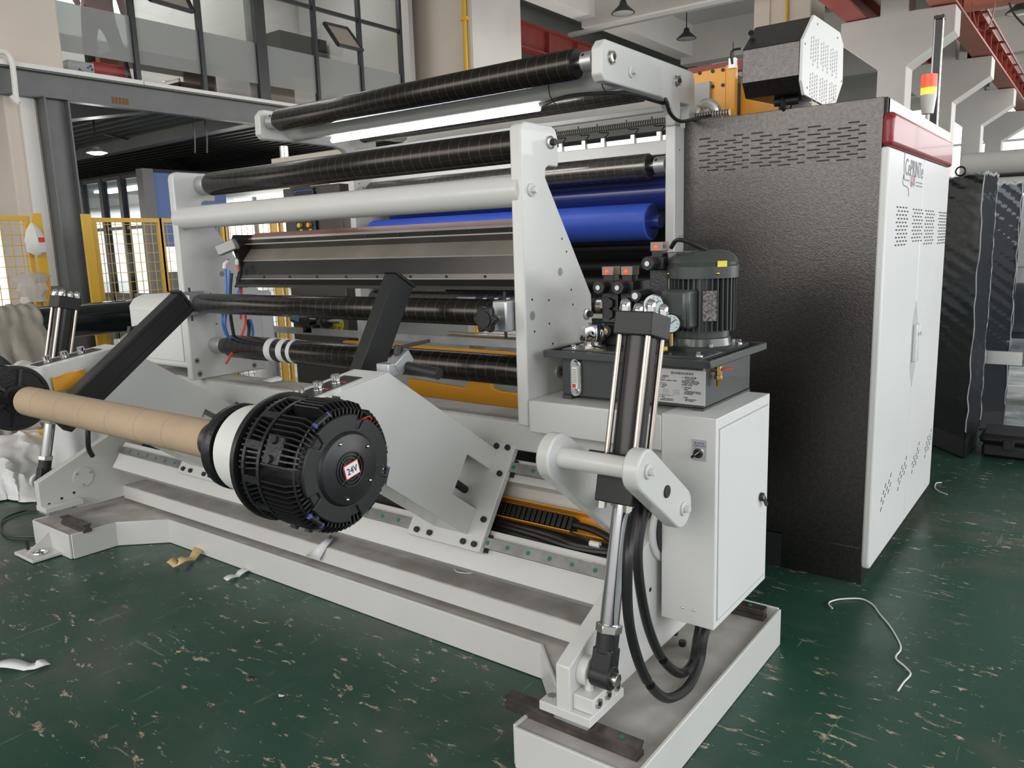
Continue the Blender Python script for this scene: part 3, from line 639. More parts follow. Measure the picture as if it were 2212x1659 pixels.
for s in (.02, .33):
    sec = [(s-.02, -.045), (s+.02, -.045), (s+.02, -.038), (s+.012, -.03), (s+.02, -.022), (s+.02, -.014), (s-.02, -.014), (s-.02, -.022), (s-.012, -.03), (s-.02, -.038)]
    g = G(); g.prism(snp(sec), -4.60, -1.245, 'x'); r = part('linear_rail', g, RAILM, fr)
    x = -1.33; pl = None
    while x > -4.5:
        y, z = SN(s, -.0145); c = Vector((x, y, z)); g = G(); g.cyl(c, c+N*.0018, .0085, 14); part('rail_plug', g, GREEND, r); x -= .095
# orange tray with cable chain, hoses
g = G(); g.prism(snp([(.145, -.15), (.145, -.085), (.148, -.085), (.148, -.145), (.222, -.145), (.222, -.085), (.225, -.085), (.225, -.15)]), -2.6, -1.36, 'x'); part('chain_tray', g, ORANGE, fr)
for k in range(16):
    x = -1.53-k*.024; g = G(); g.prism(snp([(.152, -.14), (.205, -.14), (.205, -.09), (.152, -.09)]), x-.009, x+.009, 'x'); part('chain_link', g, RUBBER, fr, .002)
def sn3(x, s, n): y, z = SN(s, n); return Vector((x, y, z))
g = G(); g.tube([sn3(-1.54, .18, -.11), sn3(-1.42, .17, -.09), sn3(-1.3, .14, -.08), sn3(-1.2, .12, -.1)], .014, 10, 5); part('chain_hose', g, RUBBER, fr)
for k, (s, dx) in enumerate(((.118, 0), (.098, .03), (.078, .05), (.13, .08))):
    g = G(); g.tube([sn3(-2.1, s, -.11), sn3(-1.7+dx, s-.012, -.09), sn3(-1.45, s-.03, -.07), sn3(-1.22, s+.0, -.09)], .012, 8, 5); part('hydraulic_hose', g, RUBBER, fr)
for (s0, s1) in ((.14, .09), (.03, .06)):
    g = G(); g.tube([sn3(-1.5, s0, -.06), sn3(-1.38, (s0+s1)/2, -.05), sn3(-1.24, s1, -.08)], .004, 6, 4); part('air_tube', g, RUBBER, fr)
    g = G(); c = sn3(-1.38, (s0+s1)/2, -.05); g.cyl(c-Vector((.02, 0, 0)), c+Vector((.02, 0, 0)), .011, 12); part('tube_joint', g, PLASW, fr)
# pivot ring, levers, lever bars
g = G(); g.cyl((-1.17, 2.42, .62), (-1.155, 2.42, .62), .13, 40); part('pivot_ring', g, WHITE, fr, .003)
g = G(); g.cyl((-1.156, 2.42, .62), (-1.148, 2.42, .62), .105, 40); part('pivot_seal', g, BLACKM, fr)
def capsule(a, b, r, ra=None, n=14):
    a, b = Vector(a), Vector(b); d = (b-a); th = math.atan2(d.y, d.x); pts = []; ra = ra or r
    for k in range(n+1): t = th+math.pi/2+math.pi*k/n; pts.append((a.x+r*math.cos(t), a.y+r*math.sin(t)))
    for k in range(n+1): t = th-math.pi/2+math.pi*k/n; pts.append((b.x+ra*math.cos(t), b.y+ra*math.sin(t)))
    return pts
LA = (1.893, .975); LB = (2.13, .80)
g = G(); g.prism(capsule(LA, (2.125, .80), .062), -1.02, -.97, 'x'); lv_ = part('lever', g, WHITE, fr, .006)
for (y, z) in (LA, (2.125, .80)):
    g = G(); g.cyl((-.97, y, z), (-.963, y, z), .022, 24); part('lever_washer', g, WHITE, lv_, .002)
    g = G(); g.cyl((-.963, y, z), (-.948, y, z), .011, 6); part('lever_bolt', g, WHITE, lv_, .001)
g = G(); g.cyl((-.971, 2.01, .885), (-.965, 2.01, .885), .019, 24); part('lever_plug', g, BLACKM, lv_, .002)
g = G(); g.prism(capsule(LA, (2.45, .58), .072, .1), -1.30, -1.255, 'x'); part('lever', g, WHITE, fr, .006)
for (y, z, r) in ((LA[0], LA[1], .031), (2.125, .80, .028)):
    g = G(); g.cyl((-1.26, y, z), (-1.015, y, z), r, 28); part('lever_bar', g, WHITE, fr)
# left levers (outside the left side plate)
g = G(); g.prism(capsule(LA, (2.42, .6), .07, .1), -4.70, -4.66, 'x'); part('lever', g, WHITE, fr, .006)
g = G(); g.prism(capsule(LA, (2.125, .80), .062), -4.97, -4.93, 'x'); part('lever', g, WHITE, fr, .006)
g = G(); g.cyl((-4.94, LA[0], LA[1]), (-4.69, LA[0], LA[1]), .031, 24); part('lever_bar', g, WHITE, fr)

# ================================================================= HYDRAULIC CYLINDERS
def hyd(xc, label):
    b = Vector((xc, 1.862, .335)); tp = Vector((xc, 2.112, 1.352)); d = (tp-b).normalized(); sd = Vector((1, 0, 0)); f = sd.cross(d)
    L = (tp-b).length; t = thing('hydraulic_cylinder', label, 'cylinder', b, 'tie rod hydraulic cylinders'); P = lambda s, a=0, c=0: b+d*s+sd*a+f*c
    g = G(); g.prism(capsule((b.y-.0, b.z), (b.y+d.y*.0+.0001, b.z+.001), .036), xc-.033, xc+.033, 'x'); g.bar(P(0), P(.085), .062, .06, (0, -1, 0)); g.cyl(P(.07), P(.135), .034, 24); part('rod_clevis', g, BLACKM, t, .004)
    g = G(); g.cyl((xc-.06, b.y, b.z), (xc+.05, b.y, b.z), .019, 24); part('clevis_pin', g, STEEL, t, .002)
    g = G(); g.cyl((xc-.07, b.y, b.z), (xc-.04, b.y, b.z), .045, 28); part('pin_boss', g, WHITE, t, .002)
    g = G(); g.cyl(P(.13), P(.155), .04, 6); part('lock_nut', g, STEEL, t, .002)
    g = G(); g.cyl(P(.15), P(.53), .029, 32); part('piston_rod', g, mat('rod_chrome', (.5, .5, .51), .16, 1), t)
    g = G(); g.bar(P(.515), P(.60), .125, .125, (0, -1, 0)); part('rod_end_block', g, BLACKM, t, .004)
    g = G(); g.bar(P(.60), P(.66), .11, .11, (0, -1, 0)); part('trunnion_block', g, BLACKM, t, .004)
    g = G(); g.cyl((xc-.13, P(.64).y, P(.64).z), (xc+.085, P(.64).y, P(.64).z), .018, 20); part('trunnion_pin', g, BLACKM, t)
    g = G(); g.cyl(P(.66), P(L-.035), .048, 40); part('barrel', g, mat('barrel_black', (.02, .02, .02), .3, .3), t)
    for a in (-1, 1):
        for c in (-1, 1):
            g = G(); g.cyl(P(.60, a*.046, c*.046), P(L-.03, a*.046, c*.046), .009, 14); part('tie_rod', g, mat('tie_rod_steel', (.45, .4, .34), .3, 1), t)
            g = G(); g.cyl(P(L+.035, a*.042, c*.042), P(L+.05, a*.042, c*.042), .017, 6); g.lathe(P(L+.05, a*.042, c*.042), d, [(0, .0155), (.01, .0155), (.018, .0125), (.023, .006), (.024, .001)], 16); part('dome_nut', g, CHROME, t)
            g = G(); g.cyl(P(.495, a*.046, c*.046), P(.516, a*.046, c*.046), .016, 6); part('tie_nut', g, STEEL, t)
    g = G(); g.bar(P(L-.035), P(L+.035), .125, .125, (0, -1, 0)); part('end_cap', g, BLACKM, t, .004)
    return t
hyd(-1.10, 'black tie rod hydraulic cylinder standing upright at the right front')
hyd(-4.83, 'black tie rod hydraulic cylinder at the far left behind the cardboard core')
def hose(lb, pts, r=.0155, m=RUBBER, name='hydraulic_hose'):
    g = G(); g.tube(pts, r, 10, 6); return solo(name, g, m, lb, 'hose')
HX = -1.0
hose('black hydraulic hose looping lowest beneath the white box', [Vector((-1.06, 1.99, .84))]+[at(a, b, 'x', HX) for a, b in ((1358, 1180), (1355, 1300), (1368, 1390), (1398, 1470), (1440, 1508), (1485, 1485), (1512, 1430), (1522, 1370))]+[Vector((-1.0, 2.47, .33))])
hose('black hydraulic hose hanging in the higher loop beneath the white box', [Vector((-1.04, 2.02, .84))]+[at(a, b, 'x', HX-.04) for a, b in ((1378, 1180), (1383, 1270), (1402, 1360), (1432, 1425), (1470, 1455), (1497, 1430), (1506, 1380))]+[Vector((-1.06, 2.50, .33))])
print('HOSE', at(1440, 1508, 'x', HX))
hose('black hose hanging beside the left hydraulic cylinder', [at(190, 925, 'x', -4.62), at(190, 945, 'x', -4.62), at(192, 970, 'x', -4.64), at(200, 985, 'x', -4.66)], .014)

# ================================================================= UNWIND ARMS
ARMP = [(1.47, .89), (1.75, .842), SN(.03, 0), SN(.135, 0), (2.124, .688), (2.22, .82), SN(.30, 0), SN(.385, 0), (1.83, 1.194), (1.47, 1.142)]
AX = (1.31, 1.045)
def arm(x0, sgn, label):
    """x0: face towards the brake; sgn +1 = brake on the +X side"""
    X = lambda d: x0-sgn*d                      # d measured from the brake face towards the chuck
    t = thing('reel_stand', label, 'machine arm', (X(.085), 1.9, .5), 'shaftless unwind arms')
    w = .17
    for a, b in ((0, .012), (w-.012, w)):
        g = G(); g.prism(ARMP, X(a), X(b), 'x'); part('side_plate', g, WHITE, t, .002)
    g = G(); g.prism([(1.47, 1.1425), (1.83, 1.1945), (1.83, 1.182), (1.47, 1.13)], X(.0122), X(w-.0122), 'x'); part('top_plate', g, WHITE2, t, .003)
    q = SN(.385, 0); g = G(); g.prism([(1.83, 1.1945), (q[0], q[1]), (q[0]-.012, q[1]-.012), (1.83, 1.177)], X(.0122), X(w-.0122), 'x'); part('rear_plate', g, WHITE, t, .002)
    q = SN(.03, 0); g = G(); g.prism([(1.47, .89), (1.75, .842), (q[0], q[1]), (q[0], q[1]+.015), (1.75, .857), (1.47, .905)], X(.0122), X(w-.0122), 'x'); part('bottom_plate', g, WHITE, t)
    g = G(); g.prism([(X(0), 1.4702), (X(w), 1.4702), (X(w-.02), 1.40), (X(.035), 1.29), (X(-.112), 1.29), (X(-.112), 1.44), (X(0), 1.46)], .925, 1.141, 'z'); part('neck', g, WHITE2, t, .003)
    g = G(); g.cyl((X(-.115), *AX), (X(.04), *AX), .127, 56); part('arm_head', g, WHITE2, t, .003)
    cp = part('carriage_plate', (lambda g: g.prism([SN(-.025, 0), SN(.425, 0), SN(.425, -.03), SN(-.025, -.03)], x0-.3 if sgn > 0 else x0-.08+.0, x0+.08 if sgn > 0 else x0+.25, 'x'))(G()), WHITE, t, .004)
    xa, xb = (x0-.3, x0+.08) if sgn > 0 else (x0-.08, x0+.25)
    for (x, s) in ((xb-.03, .0), (xb-.085, .0), (xa+.12, .0), (xa+.05, .0), (xb-.025, .1), (xb-.025, .29), (xb-.03, .4), (xb-.085, .4)):
        g = G(); c = Vector((x, *SN(s, 0))); g.cyl(c, c+N*.012, .0115, 16); b_ = part('cap_bolt', g, BLACKM, cp, .001)
    for s in (.02, .33):
        for xx in (xa+.02, xb-.07):
            g = G(); g.prism([SN(s-.035, -.03), SN(s+.035, -.03), SN(s+.035, -.05), SN(s-.035, -.05)], xx, xx+.08 if xx > xa+.03 else xx+.08, 'x'); part('rail_slider', g, BLACKM, t)
    g = G(); xm = X(w/2); g.tube([Vector((xm, 2.05, .78)), Vector((xm, 2.15, .75)), Vector((xm, *SN(.2, .0)))], .016, 10, 5); part('arm_hose', g, RUBBER, t)
    # knob panel on the top
    zt = lambda y: 1.1945-(1.83-y)*.052/.36+.0008
    g = G(); g.prism([(1.475, zt(1.475)), (1.75, zt(1.75)), (1.75, zt(1.75)+.003), (1.475, zt(1.475)+.003)], X(.045), X(.13), 'x'); pn = part('knob_panel', g, BLACKM, t)
    g = G(); g.prism([(1.472, zt(1.472)), (1.755, zt(1.755)), (1.755, zt(1.755)+.0015), (1.472, zt(1.472)+.0015)], X(.041), X(.134), 'x'); part('panel_edge', g, STEEL, pn)
    for y in (1.53, 1.605, 1.68):
        z = zt(y)+.001; g = G(); g.lathe((X(.088), y, z), (0, -.14, 1), [(0, .019), (.004, .019), (.004, .0165), (.026, .0165), (.029, .014)], 24); k = part('regulator_knob', g, CHROME, pn)
        g = G(); g.box(min(X(.055), X(.068)), max(X(.055), X(.068)), y+.005, y+.017, z, z+.0045); part('knob_mark', g, REDM, pn)
    # chuck side
    g = G(); g.lathe((X(.04), *AX), (-sgn, 0, 0), [(0, .10), (.03, .10), (.03, .118), (.04, .127), (.058, .127), (.058, .12), (.072, .116), (.076, .1), (.09, .1), (.095, .076), (.13, .068), (.17, .064), (.19, .0575), (.195, .05), (.28, .045)], 56); part('chuck', g, BLACK, t)
    # handle clamp behind the ridge
    g = G(); g.box(min(X(.03), X(.09)), max(X(.03), X(.09)), 1.86, 1.93, 1.17, 1.215); part('clamp_block', g, GALV, t, .003)
    g = G(); g.bar((X(.05), 1.90, 1.19), (X(.05), 1.97, 1.235), .05, .05); part('clamp_block', g, GALV, t, .003)
    g = G(); g.cyl((X(.05), 1.95, 1.195), (X(.05)+.17*1, 1.95, 1.18), .02, 24); part('clamp_bar', g, BLACKM, t, .002)
    g = G(); g.cyl((X(.055), 1.93, 1.235), (X(.055), 1.94, 1.27), .015, 16); g.bar((X(.055), 1.94, 1.262), (X(.055)+.1, 1.99, 1.285), .014, .012); part('clamp_lever', g, BLACKM, t, .002)
    return t, X
armR, XR_ = arm(-1.90, 1, 'right white unwind arm with three chrome knobs and a big black brake')
armL, XL_ = arm(-3.83, -1, 'left white unwind arm behind the cardboard core with an orange guard')
def brake(t, x0, sgn, depth=.255):
    X = lambda d: x0+sgn*d; y0, z0 = AX
    g = G(); g.lathe((X(0), *AX), (sgn, 0, 0), [(0, .178), (.016, .178), (.016, .15)], 72); br = part('brake_flange', g, BLACK, t, .002)
    g = G(); g.lathe((X(.015), *AX), (sgn, 0, 0), [(0, .135), (depth-.07, .135), (depth-.04, .14), (depth-.02, .13)], 56); bd = part('brake_body', g, BLACK, t)
    def fin(g, a, d0, d1, r0, r1, th=.0035, top=None):
        c, s = math.cos(a), math.sin(a); v = []
        for (d, r) in ((d0, r0), (d0, r1-.006), (d0+.008, r1), (d1-.025, r1), (d1, r1-.02), (d1, r0)):
            for k in (-1, 1): v.append(g.bm.verts.new((X(d), y0+r*c-k*th*s/2, z0+r*s+k*th*c/2)))
        n = len(v)//2; g.bm.faces.new(v[0::2]); g.bm.faces.new(v[1::2][::-1])
        for i in range(n): g.bm.faces.new((v[2*i], v[2*i+1], v[(2*i+3) % (2*n)], v[(2*i+2) % (2*n)]))
    g = G()
    for k in range(72):
        a = k*2*math.pi/72
        if k % 12 not in (0, 1): fin(g, a, .022, .085, .13, .17, .0045)
    o = part('cooling_fins', g, BLACK, bd); o['kind'] = 'stuff'
    g = G()
    for k in range(72):
        a = (k+.5)*2*math.pi/72
        if k % 12 < 10: fin(g, a, .118, depth-.01, .13, .174, .0045)
    o = part('cooling_fins', g, BLACK, bd); o['kind'] = 'stuff'
    # cage band with windows
    g = G()
    for k in range(12):
        a0 = k*math.pi/6
        for j in range(5):
            a = a0+j*.105*.5
        for (u0, u1, d0, d1) in ((0, .12, .045, .118), (.12, .523, .045, .056), (.12, .523, .107, .118)):
            m = max(1, int((u1-u0)/.09))
            for i in range(m):
                aa, ab = a0+u0+(u1-u0)*i/m, a0+u0+(u1-u0)*(i+1)/m; R0, R1 = .166, .173; v = []
                for d in (d0, d1):
                    for (r, an) in ((R0, aa), (R1, aa), (R1, ab), (R0, ab)): v.append(g.bm.verts.new((X(d), y0+r*math.cos(an), z0+r*math.sin(an))))
                for f in ((0, 1, 2, 3), (7, 6, 5, 4), (0, 4, 5, 1), (1, 5, 6, 2), (2, 6, 7, 3), (3, 7, 4, 0)): g.bm.faces.new([v[i2] for i2 in f])
    part('cage_band', g, BLACK, bd)
    # caliper blocks with bolts
    for a in (2.7, 1.1, -.35, 4.2, 5.3):
        c, s = math.cos(a), math.sin(a)
        for j in (-.14, .14):
            cc, ss = math.cos(a+j), math.sin(a+j); g = G(); P = Vector((X(.16), y0+.17*cc, z0+.17*ss)); g.cyl(P-Vector((0, cc, ss))*.02, P+Vector((0, cc, ss))*.012, .011, 16); part('caliper_bolt', g, BLACKM, bd)
        g = G(); P = Vector((X(.13), y0+.158*c, z0+.158*s)); Q = Vector((X(.195), y0+.158*c, z0+.158*s)); g.bar(P, Q, .075, .03, (0, c, s)); part('caliper', g, BLACK, bd, .004)
    # front cover with notches
    pts = []
    for k in range(120):
        a = k*2*math.pi/120; notch = any(abs(((a-q+math.pi) % (2*math.pi))-math.pi) < .1 for q in (1.15, 2.4, 3.6, 4.85, 6.0)); r = .108 if notch else .142; pts.append((y0+r*math.cos(a), z0+r*math.sin(a)))
    g = G(); g.prism(pts, X(depth-.012), X(depth), 'x'); cv = part('front_cover', g, mat('cover_black', (.009, .01, .011), .42), t, .003)
    g = G(); g.lathe((X(depth-.002), *AX), (sgn, 0, 0), [(0, .1), (.01, .093), (.012, .09)], 64); part('raised_disc', g, bpy.data.materials['cover_black'], cv)
    for r in (.045, .036, .027, .018):
        g = G(); g.tube([(X(depth+.012), y0+r*math.cos(k*math.pi/16), z0+r*math.sin(k*math.pi/16)) for k in range(33)], .0024, 6, 0); part('grille_ring', g, BLACKM, cv)
    g = G()
    for a in (.78, 2.35, 3.93, 5.5): g.bar((X(depth+.012), y0+.016*math.cos(a), z0+.016*math.sin(a)), (X(depth+.012), y0+.047*math.cos(a), z0+.047*math.sin(a)), .004, .004)
    part('grille_spoke', g, BLACKM, cv)
    for a in (1.95, .65, -.62, -1.9+.1, 3.55, 2.9):
        if a in (2.9, 3.55): continue
        g = G(); g.ball((X(depth+.012), y0+.078*math.cos(a), z0+.078*math.sin(a)), .0045); part('cover_screw', g, CHROME, cv)
    # air hose ring with tee joints
    g = G(); g.tube([(X(depth-.02), y0+.155*math.cos(k*math.pi/18), z0+.155*math.sin(k*math.pi/18)) for k in range(3, 37)], .0032, 6, 2); part('air_hose', g, RUBBER, t)
    for a in (2.0, 3.95, 5.9):
        c, s = math.cos(a), math.sin(a); P = Vector((X(depth-.012), y0+.153*c, z0+.153*s)); T = Vector((0, -s, c))
        g = G(); g.cyl(P-T*.022, P+T*.022, .007, 12); g.cyl(P, P-Vector((0, c, s))*.03, .007, 12); j = part('tee_joint', g, BLACKM, t)
        for q in (-1, 1):
            g = G(); g.cyl(P+T*q*.022, P+T*q*.026, .0078, 12); part('joint_collar', g, INKB, j)
    if sgn > 0:
        g = G(); c = Vector((X(depth+.0145), y0, z0)); e1 = Vector((0, .976, .215)); e2 = Vector((0, -.215, .976))
        def card(w, h, d): return [c+Vector((d, 0, 0))+e1*a*w+e2*b*h for a, b in ((-1, -1), (1, -1), (1, 1), (-1, 1))]
        g.quadplate(card(.025, .0195, 0), .001); st = part('voltage_sticker', g, REDM, cv)
        g = G(); g.quadplate(card(.0225, .017, .0008), .001); part('sticker_face', g, PAPER, st)
        text('sticker_writing', '24V', INK, cv, c+Vector((.0026, 0, 0))-e1*.018-e2*.009, .026, e1, e2, sx=.85)
        g = G(); g.tube([(X(depth-.01), y0+.06, z0+.115), (X(depth+.01), y0+.075, z0+.125), (X(depth), y0+.09, z0+.11), (X(depth-.01), y0+.07, z0+.1)], .002, 6, 4); part('red_wire', g, REDM, cv)
brake(armR, -1.785, 1)
brake(armL, -3.945, -1)
# left arm guard (orange) and knobs facing
g = G(); P = [at(112, 815, 'x', -3.64), at(183, 795, 'x', -3.64), at(183, 838, 'x', -3.64), at(118, 845, 'x', -3.64)]; g.quadplate(P, .002)
og = part('side_guard', g, ORANGE, armL, label='orange slotted guard')
for (a, b) in ((125, 812), (170, 800)):
    c = at(a, b, 'x', -3.635); g = G(); g.bar(c-Vector((0, .02, .004)), c+Vector((0, .02, .004)), .002, .008, (1, 0, 0)); part('slot_hole', g, PLASW, og)
# big chuck disc of the left arm
g = G(); g.lathe((-3.545, *AX), (1, 0, 0), [(0, .135), (.012, .13), (.012, .118), (.004, .118), (.004, .06), (.02, .058)], 64); cdk = part('chuck_disc', g, BLACK, armL)
for k in range(6):
    a = k*math.pi/3+.3; g = G(); g.bar((-3.53, AX[0]+.05*math.cos(a), AX[1]+.05*math.sin(a)), (-3.535, AX[0]+.12*math.cos(a), AX[1]+.12*math.sin(a)), .012, .02, (1, 0, 0)); part('disc_rib', g, BLACK, cdk)
# black support beams beside the arms
def blackbeam(lb, P0, P1, w, h, groove=False):
    P0, P1 = Vector(P0), Vector(P1); d = (P1-P0).normalized(); t = thing('support_beam', lb, 'beam', P0)
    g = G(); g.bar(P0, P1, w, h); part('profile', g, BLACKM if not groove else mat('black_extrusion', (.012, .012, .012), .3), t, .004)
    g = G(); g.bar(P1, P1+d*.012, w*1.12, h*1.12); part('end_cap', g, BLACKM, t, .002)
    if groove:
        sd = d.cross(Vector((0, 0, 1))).normalized(); u = sd.cross(d)
        for k in (-.28, .28):
            g = G(); c = sd*(w/2+.004)+u*(h*k); g.bar(P0+c, P1+c, .01, .014); part('profile_rib', g, bpy.data.materials['black_extrusion'], t)
blackbeam('plain black square beam slanting up left of the right arm', (-2.12, 1.80, .95), (-2.12, 2.125, 1.485), .055, .11)
blackbeam('long black grooved beam sloping up in front of the left side plate', (-3.50, 1.44, .92), (-3.50, 2.06, 1.385), .08, .11, True)
# cardboard core
t = thing('cardboard_core', 'brown cardboard core clamped between the two unwind arms', 'core', (-2.8, 1.31, .985))
g = G(); g.cyl((-3.42, *AX), (-2.125, *AX), .0585, 64); part('tube', g, CARD, t, .002)
for x in (-3.27, -3.07, -2.88, -2.69, -2.5, -2.33):
    g = G(); g.lathe((x, *AX), (1, 0, 0), [(0, .0580), (.0006, .05868), (.0018, .05868), (.0024, .0580)], 64); part('cut_line', g, mat('core_cut_line', (.24, .17, .11), .8), t)
# ================================================================= FRONT ROLLER STAND
st = thing('guide_roller_stand', 'white two plate stand holding three black rollers and a white cross tube', 'machine frame', (-2.86, 2.6, .14))
plate = [(2.345, .925), (2.345, 2.0), (2.352, 2.022), (2.375, 2.035), (2.545, 2.035), (2.572, 2.024), (2.585, 1.995), (2.585, 1.888), (2.52, 1.888), (2.502, 1.878), (2.498, 1.845), (2.815, 1.39), (2.82, 1.26), (2.82, .925)]
for x0, x1 in ((-4.01, -3.96), (-1.75, -1.70)):
    g = G(); g.prism(plate, x0, x1, 'x'); p = part('side_plate', g, WHITE, st, .006)
    for (y, z, r) in ((2.583, 1.494, .016), (2.389, 1.34, .017)):
        g = G(); g.cyl((x1-.002, y, z), (x1+.0008, y, z), r, 20); part('plate_hole', g, mat('recess_grey', (.3, .3, .29), .6) if 'recess_grey' not in bpy.data.materials else bpy.data.materials['recess_grey'], p)
    for (y, z) in ((2.60, 1.62), (2.63, 1.57), (2.66, 1.42), (2.67, 1.36), (2.39, 1.40), (2.40, 1.28), (2.50, 1.39), (2.5, 1.30), (2.52, 1.22)):
        g = G(); g.cyl((x1-.002, y, z), (x1+.0008, y, z), .0045, 10); part('plate_hole', g, DARKIN, p)
    if x1 < -3:
        for (y, z) in ((2.36, 1.03), (2.37, .955), (2.72, 1.0), (2.72, .955)):
            g = G(); g.cyl((x1-.001, y+.02, z), (x1+.0006, y+.02, z), .017, 20); g2 = part('counterbore', g, bpy.data.materials['recess_grey'], p)
            g = G(); g.cyl((x1, y+.02, z), (x1+.001, y+.02, z), .008, 6); part('counterbore', g, DARKIN, p)
def washer_bolt(y, z, m1, m2, par, x=-1.70, r=.024, hexr=.013, L=.02):
    g = G(); g.lathe((x, y, z), (1, 0, 0), [(0, r), (.006, r), (.009, r*.8)], 28); w = part('bolt_washer', g, m1, par)
    g = G(); g.cyl((x+.006, y, z), (x+.006+L, y, z), hexr, 6); part('bolt_head', g, m2, w, .001)
washer_bolt(2.531, 1.974, STEEL, BLACKM, st); washer_bolt(2.401, 1.797, WHITE, WHITE, st)
washer_bolt(2.773, 1.314, GALV, BLACKM, st); washer_bolt(2.558, 1.104, GALV, BLACKM, st)
def roller(par, x0, x1, y, z, r, m=ANOD, name='guide_roller', collar=.045, cl=.06, end=BLACKM, shaft=.02):
    g = G(); g.lathe((x0, y, z), (1, 0, 0), [(0, r*.93), (.004, r), (x1-x0-.004, r), (x1-x0, r*.93)], 64); o = part(name, g, m, par, ang=50)
    for xa, xb in ((x0-.05, x0), (x1, x1+.05)):
        g = G(); g.cyl((xa, y, z), (xb, y, z), shaft, 20); part('roller_shaft', g, STEEL if end is not BLUED else BLUED, o)
    for xa, xb in ((x1-.001, x1+.0015), (x0-.0015, x0+.001)):
        g = G(); g.cyl((xa, y, z), (xb, y, z), r*.9, 48); part('roller_end', g, end, o)
    if collar:
        L0 = x0-.035; g = G(); g.cyl((L0-cl, y, z), (L0, y, z), collar, 32); c = part('shaft_collar', g, GALV, par, .002)
        g = G(); g.cyl((L0-.015, y-collar*.75, z+collar*.6), (L0-.015, y-collar*.8, z+collar*.68), .006, 10); part('collar_screw', g, DARKIN, c)
        g = G(); g.cyl((x1+.035, y, z), (x1+.035+cl, y, z), collar, 32); c = part('shaft_collar', g, GALV, par, .002)
        g = G(); g.cyl((x1+.05, y-collar*.8, z+collar*.5), (x1+.05, y-collar*.86, z+collar*.55), .007, 10); part('collar_screw', g, DARKIN, c)
    return o
roller(st, -3.86, -1.79, 2.51, 1.972, .0615, collar=0, end=CHROME)
g = G(); g.cyl((-3.96, 2.51, 1.972), (-3.885, 2.51, 1.972), .051, 32); part('shaft_collar', g, GALV, st, .002)
g = G(); g.cyl((-3.99, 2.39, 1.797), (-1.72, 2.39, 1.797), .058, 48); part('cross_tube', g, WHITE, st)
roller(st, -3.85, -1.83, 2.375, 1.348, .052, collar=0)
roller(st, -3.80, -1.80, 2.50, 1.105, .0615, collar=0)
g = G(); g.cyl((-3.96, 2.50, 1.105), (-3.87, 2.50, 1.105), .045, 32); part('shaft_collar', g, GALV, st, .002)
g = G(); g.box(-3.955, -3.925, 2.30, 2.44, 1.28, 1.41); g.box(-3.925, -3.875, 2.31, 2.325, 1.29, 1.395); g.box(-3.88, -3.86, 2.31, 2.43, 1.29, 1.395); part('roller_bracket', g, GALV, st, .002)
g = G(); g.box(-1.82, -1.755, 2.30, 2.43, 1.285, 1.40); part('roller_bracket', g, GALV, st, .006)
g = G(); g.cyl((-1.80, 2.25, 1.338), (-1.80, 2.30, 1.338), .014, 16); part('wheel_shaft', g, STEEL, st)
g = G()
pts = [(-1.80+(.047+.006*math.cos(6*a))*math.cos(a), 1.338+(.047+.006*math.cos(6*a))*math.sin(a)) for a in [k*math.pi/30 for k in range(60)]]
g.prism(pts, 2.225, 2.25, 'y'); hw = part('hand_wheel', g, BLACK, st, .005)
g = G(); g.cyl((-1.80, 2.22, 1.338), (-1.80, 2.226, 1.338), .03, 32); part('wheel_face', g, BLACKM, hw)
for k in (0, 1):
    x = -1.79 if k else -3.90; g = G(); g.cyl((x, 2.34, 1.41 if k == 0 else 1.40), (x, 2.34, 1.432), .006, 8); part('bracket_screw', g, BLACKM, st)
    g = G(); g.cyl((x, 2.34, 1.255), (x, 2.34, 1.285), .006, 8); part('bracket_screw', g, BLACKM, st)
# white tape turns on the lower roller
for x, w in ((-3.44, .05), (-3.34, .045), (-3.26, .028)):
    g = G(); g.cyl((x, 2.50, 1.105), (x+w, 2.50, 1.105), .0622, 48); part('tape_turn', g, PAPER, st)
# beams and legs
g = G(); g.box(-4.9, -1.16, 2.42, 2.60, .80, .9245); part('stand_beam', g, DUSTW, st, .006)
g = G(); g.box(-4.9, -1.16, 2.419, 2.421, .805, .915); part('beam_face', g, WHITE, st)
g = G(); g.box(-1.695, -1.149, 2.34, 2.90, .905, 1.028); part('shelf_box', g, WHITE, st, .006)
for x in (-4.6, -1.5):
    g = G(); g.box(x, x+.1, 2.66, 2.78, .31, .80); g.box(x, x+.1, 2.5, 2.78, .75, .80); part('stand_leg', g, WHITE, st)
# side box on the left plate
g = G(); g.prism([(2.40, 1.36), (2.37, 1.32), (2.37, .98), (2.95, .98), (2.95, 1.38), (2.45, 1.38)], -4.62, -4.015, 'x'); sb = part('side_housing', g, WHITE2, st, .02)
g = G(); g.box(-4.55, -4.06, 2.362, 2.371, 1.02, 1.3); part('housing_door', g, WHITE2, sb, .003)
